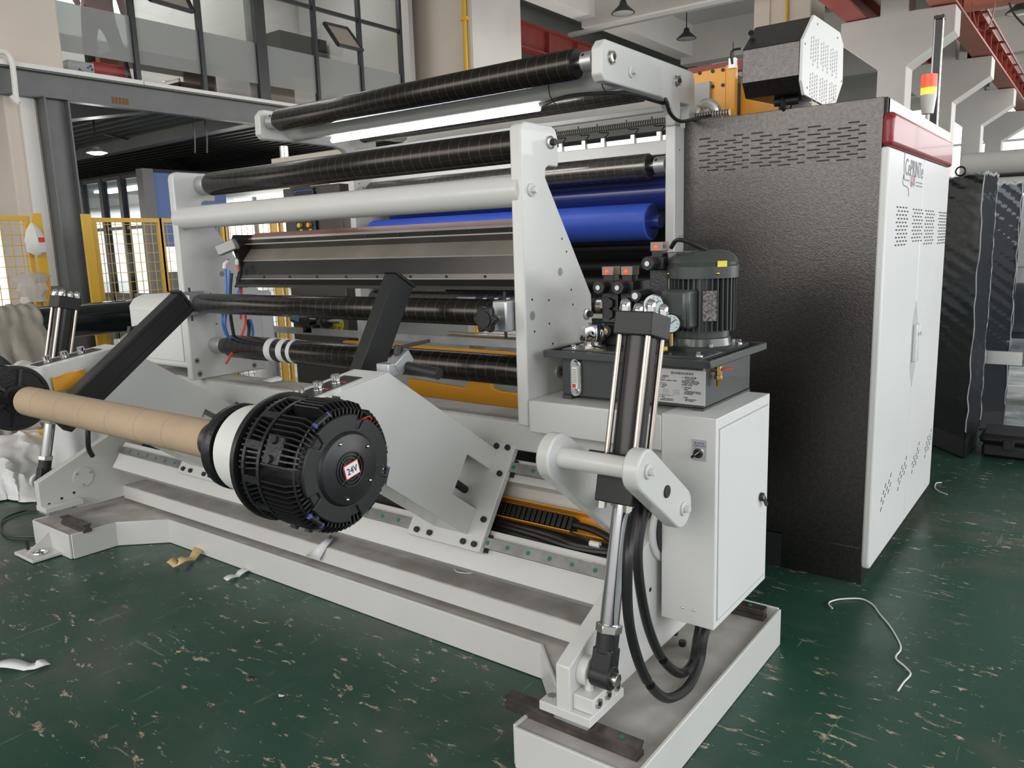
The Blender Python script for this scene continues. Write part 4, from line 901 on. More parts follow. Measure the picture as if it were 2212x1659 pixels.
# web panel table between the plates ------------------------------------------
rows = [(472, 2.64, REDB), (484, 2.60, ALU), (490, 2.585, BROWNS), (501, 2.57, ALU), (504, 2.567, BROWND), (518, 2.60, BROWNL), (533, 2.575, BROWNL), (549, 2.55, ALU), (552, 2.545, BROWND), (591, 2.53, BROWNS), (601, 2.525, ALU), (604, 2.52, BROWND), (619, 2.50, BROWNS), (627, 2.49, None)]
nm = ['red_strip', 'edge_strip', 'upper_panel', 'edge_strip', 'dark_panel', 'pale_panel', 'pale_panel', 'edge_strip', 'dark_panel', 'hole_strip', 'edge_strip', 'dark_panel', 'bottom_strip']  # thin bright edge strips also stand in for lit panel edges
for i in range(13):
    (pa, ya, m), (pb, yb, _) = rows[i], rows[i+1]; za = at(1115, pa, 'y', ya).z; zb = at(1115, pb, 'y', yb).z
    xl = -3.70
    g = G(); g.prism([(ya, za), (yb, zb), (yb+.012, zb), (ya+.012, za)], xl, -1.755, 'x'); part(nm[i], g, m, st, 0, 'dull red strip' if i == 0 else None)
g = G(); zs = [at(1115, 540, 'y', 2.584).z, at(1115, 597, 'y', 2.527).z, at(1115, 495, 'y', 2.579).z]
for k in range(9):
    x = -3.5+k*.21
    g.cyl((x, 2.583, zs[0]), (x, 2.576, zs[0]), .006, 10); g.cyl((x, 2.53, zs[1]), (x, 2.522, zs[1]), .005, 10); g.cyl((x+.1, 2.583, zs[2]), (x+.1, 2.574, zs[2]), .005, 10)
part('panel_holes', g, DARKIN, st)
g = G(); g.prism([(2.50, 1.665), (2.515, 1.70), (2.655, 1.70), (2.62, 1.50), (2.56, 1.42), (2.50, 1.425), (2.535, 1.53)], -3.725, -3.701, 'x'); part('table_end_plate', g, BROWND, st)
for (a, b, c_, d) in ((486, 556, 512, 528), (530, 622, 565, 598)):
    p = at(a-14, b-14, 'x', -3.78); q = at(c_, d, 'x', -3.68)
    g = G(); g.bar(p, Vector((p.x+.09, p.y+.05, p.z+.035)), .05, .055); part('pneumatic_cylinder', g, mat('cylinder_aluminium', (.3, .3, .3), .45, .6) if 'cylinder_aluminium' not in bpy.data.materials else bpy.data.materials['cylinder_aluminium'], st, .004)
def tubes(lbl, pts, y, m, r=.0065):
    g = G(); g.tube([at(a, b, 'x', y) for a, b in pts], r, 8, 5); part('air_tube', g, m, st)
tubes('', [(486, 572), (488, 600), (487, 650), (480, 690), (487, 720), (500, 732)], -3.75, BLUEM)
tubes('', [(496, 585), (494, 620), (492, 660), (486, 700), (494, 728)], -3.76, BLUEM)
tubes('', [(500, 590), (497, 630), (498, 680), (505, 725)], -3.77, RUBBER, .009)
tubes('', [(514, 568), (519, 600), (522, 640), (520, 690)], -3.72, REDT)
tubes('', [(524, 592), (520, 615), (524, 650), (531, 690), (520, 730), (500, 765), (488, 786)], -3.72, REDT)
tubes('', [(560, 602), (540, 603), (522, 615), (512, 640)], -3.72, BLUEM)
tubes('', [(540, 690), (546, 712), (545, 735)], -3.74, BLUEM, .008); tubes('', [(535, 690), (538, 712), (535, 735)], -3.75, RUBBER, .009)
for (a, b) in ((513, 562), (524, 586), (486, 570)):
    c = at(a, b, 'x', -3.72); g = G(); g.tube([c+Vector((0, -.005, -.025)), c, c+Vector((0, .02, .01))], .011, 8, 3); part('elbow_fitting', g, PLASW, st)
# ================================================================= SLITTER MAIN FRAME
ms = thing('slitter_frame', 'tall white slitter frame with projecting roller arms behind the roller stand', 'machine frame', (-2.86, 4.0, 0))
armp = [(2.915, 2.275), (2.94, 2.25), (3.46, 2.25), (3.54, 2.235), (3.59, 2.19), (3.60, 2.14), (3.66, 2.14), (3.66, 2.25), (3.76, 2.25), (3.76, 2.14), (3.825, 2.14), (3.825, 2.38), (3.80, 2.412), (2.95, 2.414), (2.918, 2.38)]
for x0, x1 in ((-4.01, -3.96), (-1.75, -1.70)):
    g = G(); g.prism(armp, x0, x1, 'x'); part('arm_plate', g, WHITE, ms, .006)
    g = G(); g.box(x0, x1+.0, 3.60, 4.7, .0, 2.139); sp = part('side_plate', g, WHITE, ms, .004)
    for (y, z) in ((3.66, 1.62), (3.69, 1.62), (3.75, 1.62), (3.78, 1.62), (3.65, 2.03)):
        g = G(); g.cyl((x1-.001, y, z), (x1+.0008, y, z), .004, 8); part('plate_hole', g, DARKIN, sp)
g = G(); g.cyl((-3.96, 3.72, 1.62), (-3.93, 3.72, 1.62), .055, 32); part('bearing_cover', g, BLACKM, ms)
for (y, z) in ((2.994, 2.348), (3.622, 2.343)):
    g = G(); g.lathe((-1.70, y, z), (1, 0, 0), [(0, .029), (.004, .029), (.004, .024), (.014, .024), (.016, .02)], 32); w = part('socket_cap', g, STEEL, ms)
    g = G(); g.cyl((-1.684, y, z), (-1.683, y, z), .012, 24); part('socket_hole', g, DARKIN, w)
washer_bolt(3.164, 2.316, WHITE, WHITE, ms)
roller(ms, -3.86, -1.86, 2.985, 2.347, .0625, collar=.041, cl=.055, end=BLACKM)
g = G(); g.cyl((-3.97, 3.164, 2.316), (-1.74, 3.164, 2.316), .062, 48); part('cross_tube', g, WHITE, ms)
roller(ms, -3.86, -1.88, 3.62, 2.335, .0625, m=SILV, collar=0)
roller(ms, -3.84, -1.86, 3.655, 1.968, .062, m=SILV, collar=.042, cl=.06)
roller(ms, -3.84, -1.85, 3.66, 1.697, .092, m=BLUER, name='blue_roller', collar=0, end=BLUED, shaft=.035)
roller(ms, -3.84, -1.80, 3.87, 1.85, .095, m=BLUED, name='blue_roller', collar=0, end=BLUED, shaft=.03)
g = G(); g.box(-3.96, -1.75, 3.76, 3.86, 2.03, 2.10); part('white_beam', g, WHITE2, ms, .004)
g = G(); g.box(-3.96, -1.75, 3.62, 3.66, 2.215, 2.24); part('white_beam', g, WHITE2, ms, .004)
g = G(); g.cyl((-3.96, 3.9, 2.215), (-1.55, 3.9, 2.215), .016, 16); part('ball_screw', g, rings('ball_screw_steel', (.6, .58, .52), (.08, .08, .08), .3, .6, .014, .4), ms)
g = G(); g.box(-3.96, -1.75, 3.95, 3.98, 2.12, 2.15); part('sensor_bar', g, ALU, ms)
for k in range(12):
    x = -3.7+k*.155+(.03 if k % 3 else 0); g = G(); g.box(x, x+.025, 3.935, 3.95, 2.11, 2.17); k1 = part('slide_block', g, ALU, ms, .002)
    g = G(); g.box(x+.02, x+.06, 3.90, 3.95, 2.095, 2.108); g.cyl((x+.035, 3.92, 2.05), (x+.035, 3.92, 2.1), .007, 8); part('blade_holder', g, BLACKM, k1)
    g = G(); g.tube([(x+.015, 3.95, 2.17), (x+.03, 3.97, 2.2), (x-.04, 3.99, 2.21), (x-.06, 4.0, 2.26)], .003, 6, 4); part('sensor_wire', g, RUBBER, k1)
g = G(); g.box(-3.96, -1.75, 4.05, 4.10, 2.02, 2.11); part('rear_beam', g, GREYW, ms)
g = G(); g.box(-3.96, -1.75, 4.12, 4.2, 2.2, 2.42); part('rear_beam', g, GREYW, ms)
g = G(); g.box(-3.96, -1.75, 4.25, 4.27, 2.0, 2.25); part('rear_panel', g, HBEAM, ms)
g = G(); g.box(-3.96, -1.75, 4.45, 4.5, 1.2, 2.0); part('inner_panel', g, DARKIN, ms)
for (y, z, r, m) in ((3.75, 1.47, .03, BLACKM), (3.7, 1.385, .035, BLACKM), (3.72, 1.28, .05, SILV), (3.8, 1.57, .025, BLACKM)):
    g = G(); g.cyl((-3.96, y, z), (-1.75, y, z), r, 24); part('inner_roller', g, m, ms)
g = G(); g.cyl((-3.1, 3.62, 1.27), (-1.75, 3.62, 1.27), .05, 24); kr = part('knife_shaft', g, STEEL, ms)
for k in range(14):
    x = -2.95+k*.085; g = G(); g.cyl((x, 3.62, 1.27), (x+.045, 3.62, 1.27), .057, 24); part('knife_ring', g, BLACKM, kr)
    g = G(); g.box(x+.01, x+.03, 3.545, 3.56, 1.265, 1.30); part('knife_holder', g, PLASW, kr)
# orange lower frame
g = G(); a = at(740, 733, 'y', 3.3); b = at(1125, 768, 'y', 3.3); g.box(a.x, -1.755, 3.3, 3.34, b.z-.055, b.z+.012); part('orange_beam', g, ORANGE, ms, .003)
g = G(); zt = at(1125, 850, 'y', 3.3).z; zb = at(1125, 884, 'y', 3.3).z
P = [at(880, 818, 'y', 3.3), at(1000, 838, 'y', 3.3), at(1010, 828, 'y', 3.3), at(1014, 800, 'y', 3.3), at(1058, 806, 'y', 3.3), at(1062, 838, 'y', 3.3), at(1080, 846, 'y', 3.3), at(1125, 852, 'y', 3.3), at(1125, 884, 'y', 3.3), at(880, 852, 'y', 3.3)]
g.prism([(p.x, p.z) for p in P], 3.3, 3.33, 'y'); part('orange_bracket', g, ORANGE, ms, .003)
g = G(); a = at(985, 700, 'y', 3.4); g.box(a.x, -1.755, 3.4, 3.45, a.z-.09, a.z-.05); part('orange_beam', g, ORANGE, ms, .003)
g = G(); a = at(580, 700, 'y', 3.2); b = at(1120, 740, 'y', 3.2); g.box(a.x, -1.755, 3.2, 3.23, b.z-.03, b.z+.01); part('galvanised_rail', g, GALV, ms)
g = G(); g.box(a.x, a.x+.04, 3.2, 3.23, .3, b.z); part('galvanised_post', g, GALV, ms)
g = G(); g.cyl((-3.0, 3.38, b.z+.0), (-1.76, 3.38, b.z+.0), .012, 16); part('guide_rod', g, CHROME, ms)
g = G(); g.box(-2.95, -1.76, 3.45, 3.5, b.z+.11, b.z+.13); part('edge_strip', g, ALU, ms)
g = G(); c = at(655, 690, 'y', 3.25); g.bar(c-Vector((.09, 0, -.01)), c+Vector((.09, 0, -.03)), .07, .05); eg = part('edge_sensor', g, BLACK, ms, .008)
g = G(); g.bar(c+Vector((-.09, -.03, .02)), c+Vector((0, -.03, .0)), .012, .03); part('sensor_label', g, mat('sensor_blue', (.15, .35, .6), .4), eg)
g = G(); g.box(c.x+.05, c.x+.14, 3.2, 3.27, c.z-.08, c.z-.03); g.cyl((c.x+.08, 3.19, c.z-.055), (c.x+.08, 3.2, c.z-.055), .014, 16); part('sensor_head', g, BLACK, eg, .004)
g = G(); g.cyl((c.x+.1, 3.23, c.z+.01), (c.x+.16, 3.23, c.z+.01), .01, 12); part('sensor_plug', g, CHROME, eg)
c = at(715, 693, 'y', 3.3); g = G(); g.cyl((c.x-.03, 3.28, c.z), (c.x-.0, 3.28, c.z), .045, 32); kb = part('black_knob', g, BLACK, ms, .004)
g = G(); g.cyl((c.x, 3.28, c.z), (c.x+.09, 3.3, c.z), .013, 16); part('knob_shaft', g, STEEL, kb)
c = at(730, 700, 'y', 3.34); g = G(); g.cyl((c.x, 3.34, c.z), (c.x, 3.345, c.z), .05, 32); yd = part('yellow_disc', g, YELP, ms)
text('disc_writing', '压力调节', INK, ms, (c.x-.035, 3.338, c.z-.03), .018, (1, 0, 0), (0, 0, 1))
# orange cutter bracket behind the arm and red bar
g = G(); a = at(1497, 150, 'y', 4.15); b = at(1590, 140, 'y', 4.15); zl = at(1555, 258, 'y', 4.15)
xr, zt_ = at(1553, 250, 'y', 4.15).x, at(1512, 203, 'y', 4.15).z
arc = [(a.x-.05, b.z-.01), (b.x-.055, b.z+.0), (b.x-.055, zl.z-.1), (xr, zl.z-.1), (xr, zt_-.13)]
for k in range(9):
    th = k*math.pi/16; arc.append((xr-.13+.13*math.cos(th), zt_-.13+.13*math.sin(th)))
arc.append((a.x-.05, zt_))
g.prism(arc, 4.15, 4.165, 'y'); ob = part('orange_plate', g, ORANGE, ms, .003)
g = G(); g.box(b.x-.052, b.x+.0, 4.14, 4.18, zl.z-.1, b.z+.005); part('orange_plate', g, ORANGE, ms, .004)
g = G(); g.box(b.x-.01, b.x+.25, 4.25, 4.28, zl.z-.1, b.z-.05); part('orange_plate', g, ORANGE, ms)
for (x, y) in ((1512, 158), (1540, 154), (1562, 151), (1512, 191), (1540, 187), (1562, 184)):
    c = at(x, y, 'y', 4.15); g = G(); g.cyl((c.x, 4.143, c.z), (c.x, 4.152, c.z), .009, 16); part('plate_bolt', g, BLACKM, ob)
g = G(); a = at(1485, 148, 'y', 4.3); b2 = at(1605, 128, 'y', 4.3); g.box(a.x, b2.x+.1, 4.3, 4.36, b2.z-.05, b2.z+.0); part('red_bar', g, REDST, ms)
c = at(1585, 135, 'y', 4.15); g = G(); g.box(c.x-.02, c.x+.015, 4.13, 4.16, c.z-.03, c.z+.02); part('sensor_bracket', g, GALV, ms)
g = G(); g.tube([(c.x, 4.13, c.z-.01), (c.x, 4.12, c.z+.05), (c.x+.05, 4.12, c.z+.055)], .006, 8, 5); part('sensor_wire', g, RUBBER, ms)
g = G(); g.cyl((c.x+.0, 4.14, c.z+.0), (c.x+.0, 4.14, c.z+.1), .003, 8); part('antenna_rod', g, BLACKM, ms)
# control panel box at the left rear
t = thing('control_cabinet', 'dark control cabinet with yellow push buttons and blue bordered panel, behind the rollers', 'control panel', (-4.6, 4.4, 0))
a = at(610, 400, 'y', 4.1); b = at(733, 400, 'y', 4.1)
g = G(); g.box(a.x, b.x-.0, 4.1, 4.6, 0, 2.1); part('body', g, DGREY, t, .005)
g = G(); g.box(a.x-.01, a.x+.015, 4.09, 4.1, 1.3, 1.75); part('edge_strip', g, ALU, t)
p = at(633, 410, 'y', 4.09); q = at(685, 505, 'y', 4.09); g = G(); g.box(p.x, q.x, 4.085, 4.1, q.z-.05, p.z); pn = part('button_panel', g, BLACKM, t)
g = G(); zt = p.z-.012
for (x0, x1, z0, z1) in ((p.x+.01, q.x-.01, zt-.004, zt), (p.x+.01, p.x+.014, q.z-.04, zt), (q.x-.014, q.x-.01, q.z-.04, zt)): g.box(x0, x1, 4.083, 4.085, z0, z1)
part('panel_border', g, BLUEM, pn)
for i, (x, y, m) in enumerate(((649, 487, YELP), (669, 486, ORANGE))):
    c = at(x, y, 'y', 4.08); g = G(); g.cyl((c.x, 4.085, c.z), (c.x, 4.06, c.z), .018, 20); part('push_button', g, m, pn, label='yellow button' if i == 0 else 'amber button')
    g = G(); g.box(c.x-.018, c.x+.018, 4.083, 4.086, c.z+.028, c.z+.05); part('button_label', g, REDM, pn)
    g = G(); g.box(c.x-.015, c.x+.015, 4.083, 4.086, c.z-.042, c.z-.03); part('button_label', g, YELP, pn)
for (x, y) in ((637, 416), (681, 411)):
    c = at(x, y, 'y', 4.08); g = G(); g.ball((c.x, 4.084, c.z), .004); part('panel_screw', g, CHROME, pn)
# LED tube under the cross tube
t = thing('led_tube_light', 'lit white LED tube light fixed under the upper cross tube', 'light', (-2.95, 3.21, 2.23))
g = G(); g.box(-3.68, -2.22, 3.195, 3.222, 2.243, 2.262); part('housing', g, PLASW, t, .002)
g = G(); g.cyl((-3.68, 3.205, 2.236), (-2.21, 3.205, 2.236), .0135, 20); part('tube', g, LEDM, t)
for x in (-3.45, -2.45):
    g = G(); g.box(x, x+.02, 3.19, 3.225, 2.25, 2.275); part('clip', g, PLASW, t)
hose('black power cable drooping from the light along the right roller arm', [Vector((-2.2, 3.2, 2.245)), Vector((-2.0, 3.12, 2.25)), Vector((-1.8, 3.10, 2.235)), Vector((-1.72, 3.2, 2.232)), Vector((-1.69, 3.45, 2.222)), at(1438, 215, 'x', -1.66), at(1448, 245, 'x', -1.66), at(1470, 262, 'x', -1.65), at(1505, 256, 'x', -1.65), at(1535, 250, 'x', -1.62)], .0085, RUBBER, 'power_cable')
for (x, y) in ((-2.08, 3.14), (-1.79, 3.11)):
    g = G(); g.tube([(x, y-.045, 2.33), (x, y-.04, 2.27), (x, y-.01, 2.242), (x+.01, y, 2.225)], .0025, 6, 3); solo('cable_tie', g, RUBBER, 'black cable tie holding the light cable, %s one' % ('left' if x < -1.9 else 'right'), 'cable tie')
# extra frame body left of the arm (cream slab with steel stub) 
t = thing('side_cover', 'cream flat cover with a short steel post behind the top roller', 'cover', (-4.3, 4.0, 2.1))
a = at(585, 345, 'y', 3.9); b = at(720, 335, 'y', 3.9)
z0, z1 = at(600, 357, 'y', 4.1).z, at(600, 341, 'y', 4.1).z
a = at(585, 345, 'y', 4.1); b = at(720, 335, 'y', 4.1)
g = G(); g.box(a.x, b.x+.1, 4.1, 4.4, z0, z1); part('cover_plate', g, CREAM, t, .008)
g = G(); c = at(614, 330, 'y', 4.2); g.cyl((c.x, 4.2, z1), (c.x, 4.2, z1+.1), .035, 24); part('steel_post', g, STEEL, t)
g = G(); g.box(a.x+.15, a.x+.4, 4.15, 4.35, 2.1, z0); part('pedestal', g, DGREY, t)
# white tank top & hood behind the arm centre
t = thing('inner_hood', 'white hood plate with three black holes behind the tube light', 'cover', (-3.1, 4.3, 2.0))
P = [at(860, 315, 'y', 4.35), at(905, 285, 'y', 4.35), at(965, 280, 'y', 4.35), at(965, 310, 'y', 4.35)]; g = G(); g.quadplate(P, .02); hd = part('hood_plate', g, WHITE, t)
for (x, y) in ((943, 300), (954, 300), (963, 301)):
    c = at(x, y, 'y', 4.34); g = G(); g.cyl((c.x, 4.33, c.z), (c.x, 4.345, c.z), .013, 16); part('vent_hole', g, DARKIN, hd)
g = G(); c = at(900, 310, 'y', 4.36); g.box(c.x-.5, c.x+.6, 4.36, 4.4, 1.9, 2.2); part('hood_body', g, CREAM, t)

# ================================================================= JUNCTION BOX
t = thing('junction_box', 'white wall box with a recessed door and black key latch, bolted above the base', 'electrical box', (-1.05, 2.59, .31))
g = G(); g.box(-1.149, -.957, 2.342, 2.84, .31, 1.035); part('body', g, WHITE2, t, .003)
g = G(); g.box(-.957, -.9555, 2.362, 2.82, .335, 1.0); part('door_gap', g, mat('gap_shadow_grey', (.42, .42, .42), .7), t)
g = G(); g.box(-.957, -.953, 2.367, 2.815, .34, .995); part('door', g, WHITE2, t, .002)
c = at(1644, 1073, 'x', -.95); g = G(); g.cyl((-.953, c.y, c.z), (-.94, c.y, c.z), .016, 20); lk = part('latch', g, BLACKM, t, .002)
g = G(); g.cyl((-.94, c.y, c.z), (-.936, c.y, c.z), .008, 16); part('latch_core', g, CHROME, lk)
g = G(); g.bar((-.94, c.y, c.z), (-.935, c.y+.02, c.z-.035), .008, .012); part('latch_lever', g, BLACKM, lk)
p = at(1495, 948, 'y', 2.34); q = at(1526, 997, 'y', 2.34)
g = G(); g.box(p.x, q.x, 2.337, 2.342, q.z, p.z); sw = part('switch_plate', g, STICK, t)
yT = 2.3366
w = q.x-p.x
text('switch_writing', '张力开关', INKB, t, (p.x+w*.17, yT, p.z-.0145), .0088, (1, 0, 0), (0, 0, 1))
text('switch_writing', 'TENSION SWITCH', INKB, t, (p.x+w*.1, yT, p.z-.0215), .0055, (1, 0, 0), (0, 0, 1))
text('switch_writing', 'OFF    ON', INKG, t, (p.x+w*.14, yT, p.z-.0285), .0062, (1, 0, 0), (0, 0, 1))
c = Vector(((p.x+q.x)/2, 2.337, q.z+.026)); g = G(); g.cyl(c, c-Vector((0, .006, 0)), .0165, 28); part('switch_bezel', g, CHROME, sw)
g = G(); g.cyl(c-Vector((0, .006, 0)), c-Vector((0, .014, 0)), .0135, 28); g.bar(c+Vector((-.018, -.016, -.013)), c+Vector((.009, -.016, .009)), .008, .008, (0, 1, 0)); part('switch_knob', g, BLACKM, sw)
g = G(); g.bar(c+Vector((-.005, -.0205, -.003)), c+Vector((.0085, -.0205, .0085)), .002, .0025, (0, 1, 0)); part('knob_mark', g, PAPER, sw)
for (x, y) in ((1475, 1312), (1499, 1318)):
    c = at(x, y, 'y', 2.342); g = G(); g.ball((c.x, 2.342, c.z), .0055); part('box_screw', g, CHROME, t)

# ================================================================= HYDRAULIC POWER UNIT
hp = thing('hydraulic_power_unit', 'dark grey hydraulic unit with upright motor, valves and oil tank', 'hydraulic unit', (-1.32, 2.64, 1.03))
g = G(); g.box(-1.60, -1.04, 2.43, 2.86, 1.043, 1.19); tk = part('oil_tank', g, TANK, hp, .006)
for a, b in ((-1.6, -1.56), (-1.08, -1.04)):
    g = G(); g.box(a, b, 2.43, 2.86, 1.029, 1.043); part('tank_foot', g, TANK, hp)
g = G(); g.prism([(-1.645, 2.385), (-1.0, 2.385), (-1.0, 2.90), (-1.645, 2.90)], 1.19, 1.20, 'z')
for (x0, x1, y0, y1) in ((-1.645, -1.0, 2.38, 2.392), (-1.645, -1.0, 2.893, 2.905), (-1.65, -1.638, 2.38, 2.905), (-1.007, -.995, 2.38, 2.905)): g.box(x0, x1, y0, y1, 1.188, 1.215)
part('tank_rim', g, TANK, hp, .003)
g = G(); g.box(-1.60, -1.045, 2.43, 2.86, 1.2, 1.217); tp = part('tank_lid', g, TANK, hp, .004)
for (x, y) in ((-1.56, 2.45), (-1.07, 2.46), (-1.075, 2.83)):
    g = G(); g.cyl((x, y, 1.217), (x, y, 1.221), .013, 20); g.cyl((x, y, 1.221), (x, y, 1.231), .009, 6); part('lid_bolt', g, CHROME, tp)
g = G(); g.box(-1.50, -1.43, 2.44, 2.47, 1.2172, 1.2185); part('brass_plate', g, mat('dull_brass_plate', (.3, .2, .08), .5), tp)
# filler cap
g = G(); cx, cy = -1.525, 2.53; g.cyl((cx, cy, 1.217), (cx, cy, 1.225), .05, 32); g.cyl((cx, cy, 1.225), (cx, cy, 1.24), .034, 32); fc = part('cap_base', g, STEEL, hp)
pr = []
g = G(); R = []
for z, rr in ((1.238, .041), (1.245, .047), (1.275, .049), (1.292, .048), (1.30, .044), (1.303, .03)):
    R.append([g.bm.verts.new((cx+(rr*(1+.07*math.cos(8*a)*(1 if z < 1.29 else .2)))*math.cos(a), cy+(rr*(1+.07*math.cos(8*a)*(1 if z < 1.29 else .2)))*math.sin(a), z)) for a in [k*math.pi/32 for k in range(64)]])
for i in range(len(R)-1):
    for k in range(64): g.bm.faces.new((R[i][k], R[i][(k+1) % 64], R[i+1][(k+1) % 64], R[i+1][k]))
g.bm.faces.new(R[-1]); g.bm.faces.new(R[0][::-1]); part('filler_cap', g, CHROME, hp)
# level gauge
a = at(1247, 802, 'y', 2.43); g = G(); g.prism(capsule((a.x+.0, 1.0675), (a.x+.0001, 1.1625), .022), 2.415, 2.43, 'y'); lg = part('level_gauge', g, CHROME, hp, .003)
g = G(); g.box(a.x-.011, a.x+.011, 2.411, 2.416, 1.075, 1.155); part('gauge_window', g, PLASW, lg)
g = G(); g.box(a.x-.009, a.x+.004, 2.4095, 2.4115, 1.078, 1.092); part('gauge_red', g, REDM, lg)
g = G()
for k in range(9): g.box(a.x-.009, a.x+.009, 2.41, 2.4115, 1.097+k*.006, 1.0985+k*.006)
part('gauge_scale', g, INK, lg)
for z in (1.062, 1.168):
    g = G(); g.cyl((a.x, 2.415, z), (a.x, 2.405, z), .011, 6); g.cyl((a.x, 2.416, z), (a.x, 2.412, z), .016, 20); part('gauge_bolt', g, CHROME, lg)
# instruction plate
p = at(1424, 781, 'y', 2.428); q = at(1521, 868, 'y', 2.428)
x0, x1, z0, z1 = p.x-.01, q.x+.003, 1.055, 1.172
g = G(); g.box(x0, x1, 2.4275, 2.4305, z0, z1); ip = part('instruction_plate', g, STICK, hp)
W_ = x1-x0; yt = 2.4268
def line(u, v, s, m, sz): text('plate_writing', s, m, hp, (x0+W_*u, yt, z1-(z1-z0)*v), sz, (1, 0, 0), (0, 0, 1))
line(.3, .14, '液压站使用注意事项', INK, .0092)
line(.08, .24, '1、油箱加油', INK, .0056); line(.53, .24, '4、调试压力和流量', INK, .0062)
line(.1, .29, '液压油牌号', INK, .0036); line(.56, .29, '一、先将溢流阀手柄松开', INK, .0038)
line(.06, .355, '必须使用清洁，抗磨液压油，定期更换。', INK, .0038); line(.53, .335, '启动电机数分钟后，慢慢调节至所需', INK, .0038)
line(.53, .375, '观察压力表指示值，锁紧调节手柄即可', INK, .0038); line(.06, .45, '注意油位和油温', INKP, .0038)
line(.53, .415, '二、流量调节，顺时针，减小流量', INK, .0038); line(.53, .455, '逆时针旋转，增大流量。', INK, .0038)
line(.08, .51, '2、接电源', INK, .0056); line(.53, .54, '5、维护保养', INK, .0062)
line(.1, .56, '电机接法', INK, .0036); line(.57, .59, '定期检查', INK, .004); line(.58, .635, '1、每周检查油箱油位及油液清洁度', INK, .0038)
line(.58, .675, '每月检查接头紧固情况，清洗过滤器', INK, .0038); line(.58, .715, '每半年更换液压油', INK, .0038)
line(.08, .80, '电机旋转方向必须与箭头一致', INKP, .0038); line(.07, .86, '3、排气', INK, .0056); line(.57, .82, '存放保管', INK, .004)
line(.08, .905, '一、点动电机，排除系统内空气', INK, .0036); line(.6, .87, '长期不用时应将油液放净', INK, .0038); line(.08, .945, '使油缸往复运动数次后正常工作', INK, .0036); line(.6, .91, '放置于干燥通风处', INK, .0038)
g = G()
for cx_ in (.2, .42):
    for k in range(3):
        xx = x0+W_*(cx_+(k-1)*.05); g.box(xx, xx+.0008, 2.4268, 2.4275, z1-(z1-z0)*.74, z1-(z1-z0)*.6); g.ball((xx, 2.427, z1-(z1-z0)*.74), .0016, 1, .3, 1, 8)
    for v in (.62, .68): g.box(x0+W_*(cx_-.05), x0+W_*(cx_+.05), 2.4268, 2.4275, z1-(z1-z0)*v, z1-(z1-z0)*v+.0008)
part('wiring_diagram', g, INKG, ip)
# drain tap on the right side
c = at(1543, 800, 'x', -1.035); y, zt = c.y, c.z+.005
g = G(); g.cyl((-1.04, y, zt), (-1.02, y, zt), .011, 12); g.cyl((-1.02, y, zt+.012), (-1.02, y, zt-.02), .012, 6); g.cyl((-1.02, y, zt-.02), (-1.02, y, zt-.034), .014, 6); dt = part('drain_tap', g, BRASS, hp, .001)
g = G()
for k in range(4): g.cyl((-1.02, y, zt-.034-k*.006), (-1.02, y, zt-.04-k*.006), .0085, 12, .0065)
part('hose_barb', g, BRASS, dt)
g = G(); g.cyl((-1.02, y, zt), (-1.005, y, zt), .005, 8); g.bar((-1.005, y, zt), (-.985, y+.035, zt+.002), .008, .004); part('tap_lever', g, REDM, dt)
# motor
mx, my = -1.15, 2.665
g = G(); g.lathe((mx, my, 1.217), (0, 0, 1), [(0, .125), (.012, .127), (.014, .105), (.04, .10), (.05, .088), (.06, .095)], 64); mo = part('motor_flange', g, MOTOR, hp)
g = G(); g.cyl((mx, my, 1.26), (mx, my, 1.48), .096, 48); mb = part('motor_body', g, MOTOR, hp)
g = G()
for k in range(36):
    a = k*math.pi/18; c, s = math.cos(a), math.sin(a); g.bar((mx+.105*c, my+.105*s, 1.285), (mx+.105*c, my+.105*s, 1.468), .004, .026, (c, s, 0))
part('cooling_fins', g, MOTOR, mb)
g = G(); g.lathe((mx, my, 1.468), (0, 0, 1), [(0, .126), (.04, .127), (.045, .122), (.055, .124), (.075, .112), (.09, .092), (.095, .07), (.09, .01)], 64); fv = part('fan_cover', g, MOTOR, hp)
for a in (-2.35, -.75):
    g = G(); P = Vector((mx+.126*math.cos(a), my+.126*math.sin(a), 1.485)); g.ball(P, .006); part('cover_screw', g, BRASS, fv)
g = G(); P = Vector((mx+.127*math.cos(-.62), my+.127*math.sin(-.62), 1.517)); g.bar(P-Vector((.011, .015, 0)), P+Vector((.011, .013, 0)), .002, .02, (0, 0, 1)); part('arrow_label', g, YELP, fv)
f_ = Vector((math.cos(-1.85), math.sin(-1.85), 0)); s_ = Vector((-f_.y, f_.x, 0)); c = Vector((mx, my, 1.365))+f_*.115
g = G(); g.bar(c-Vector((0, 0, .068)), c+Vector((0, 0, .068)), .115, .06, f_); tb = part('terminal_box', g, MOTOR, mb, .01)
g = G(); g.bar(c+f_*.036-Vector((0, 0, .062)), c+f_*.036+Vector((0, 0, .062)), .105, .014, f_); part('terminal_lid', g, MOTOR, tb, .006)
g = G(); g.ball(c+f_*.044-Vector((0, 0, .053)), .005); part('lid_screw', g, CHROME, tb)
f2 = Vector((math.cos(-.95), math.sin(-.95), 0)); c = Vector((mx, my, 1.375))+f2*.121
g = G(); g.bar(c-Vector((0, 0, .052)), c+Vector((0, 0, .052)), .048, .003, f2); npl = part('name_plate', g, mat('etched_plate', (.35, .32, .3), .35, .6, noise=.8, nscale=120), mb)
for k in range(4):
    a = k*math.pi/2-.9; g = G(); P = Vector((mx+.114*math.cos(a), my+.114*math.sin(a), 1.231)); g.cyl(P, P+Vector((0, 0, .012)), .008, 6); part('flange_bolt', g, STEEL, mo)
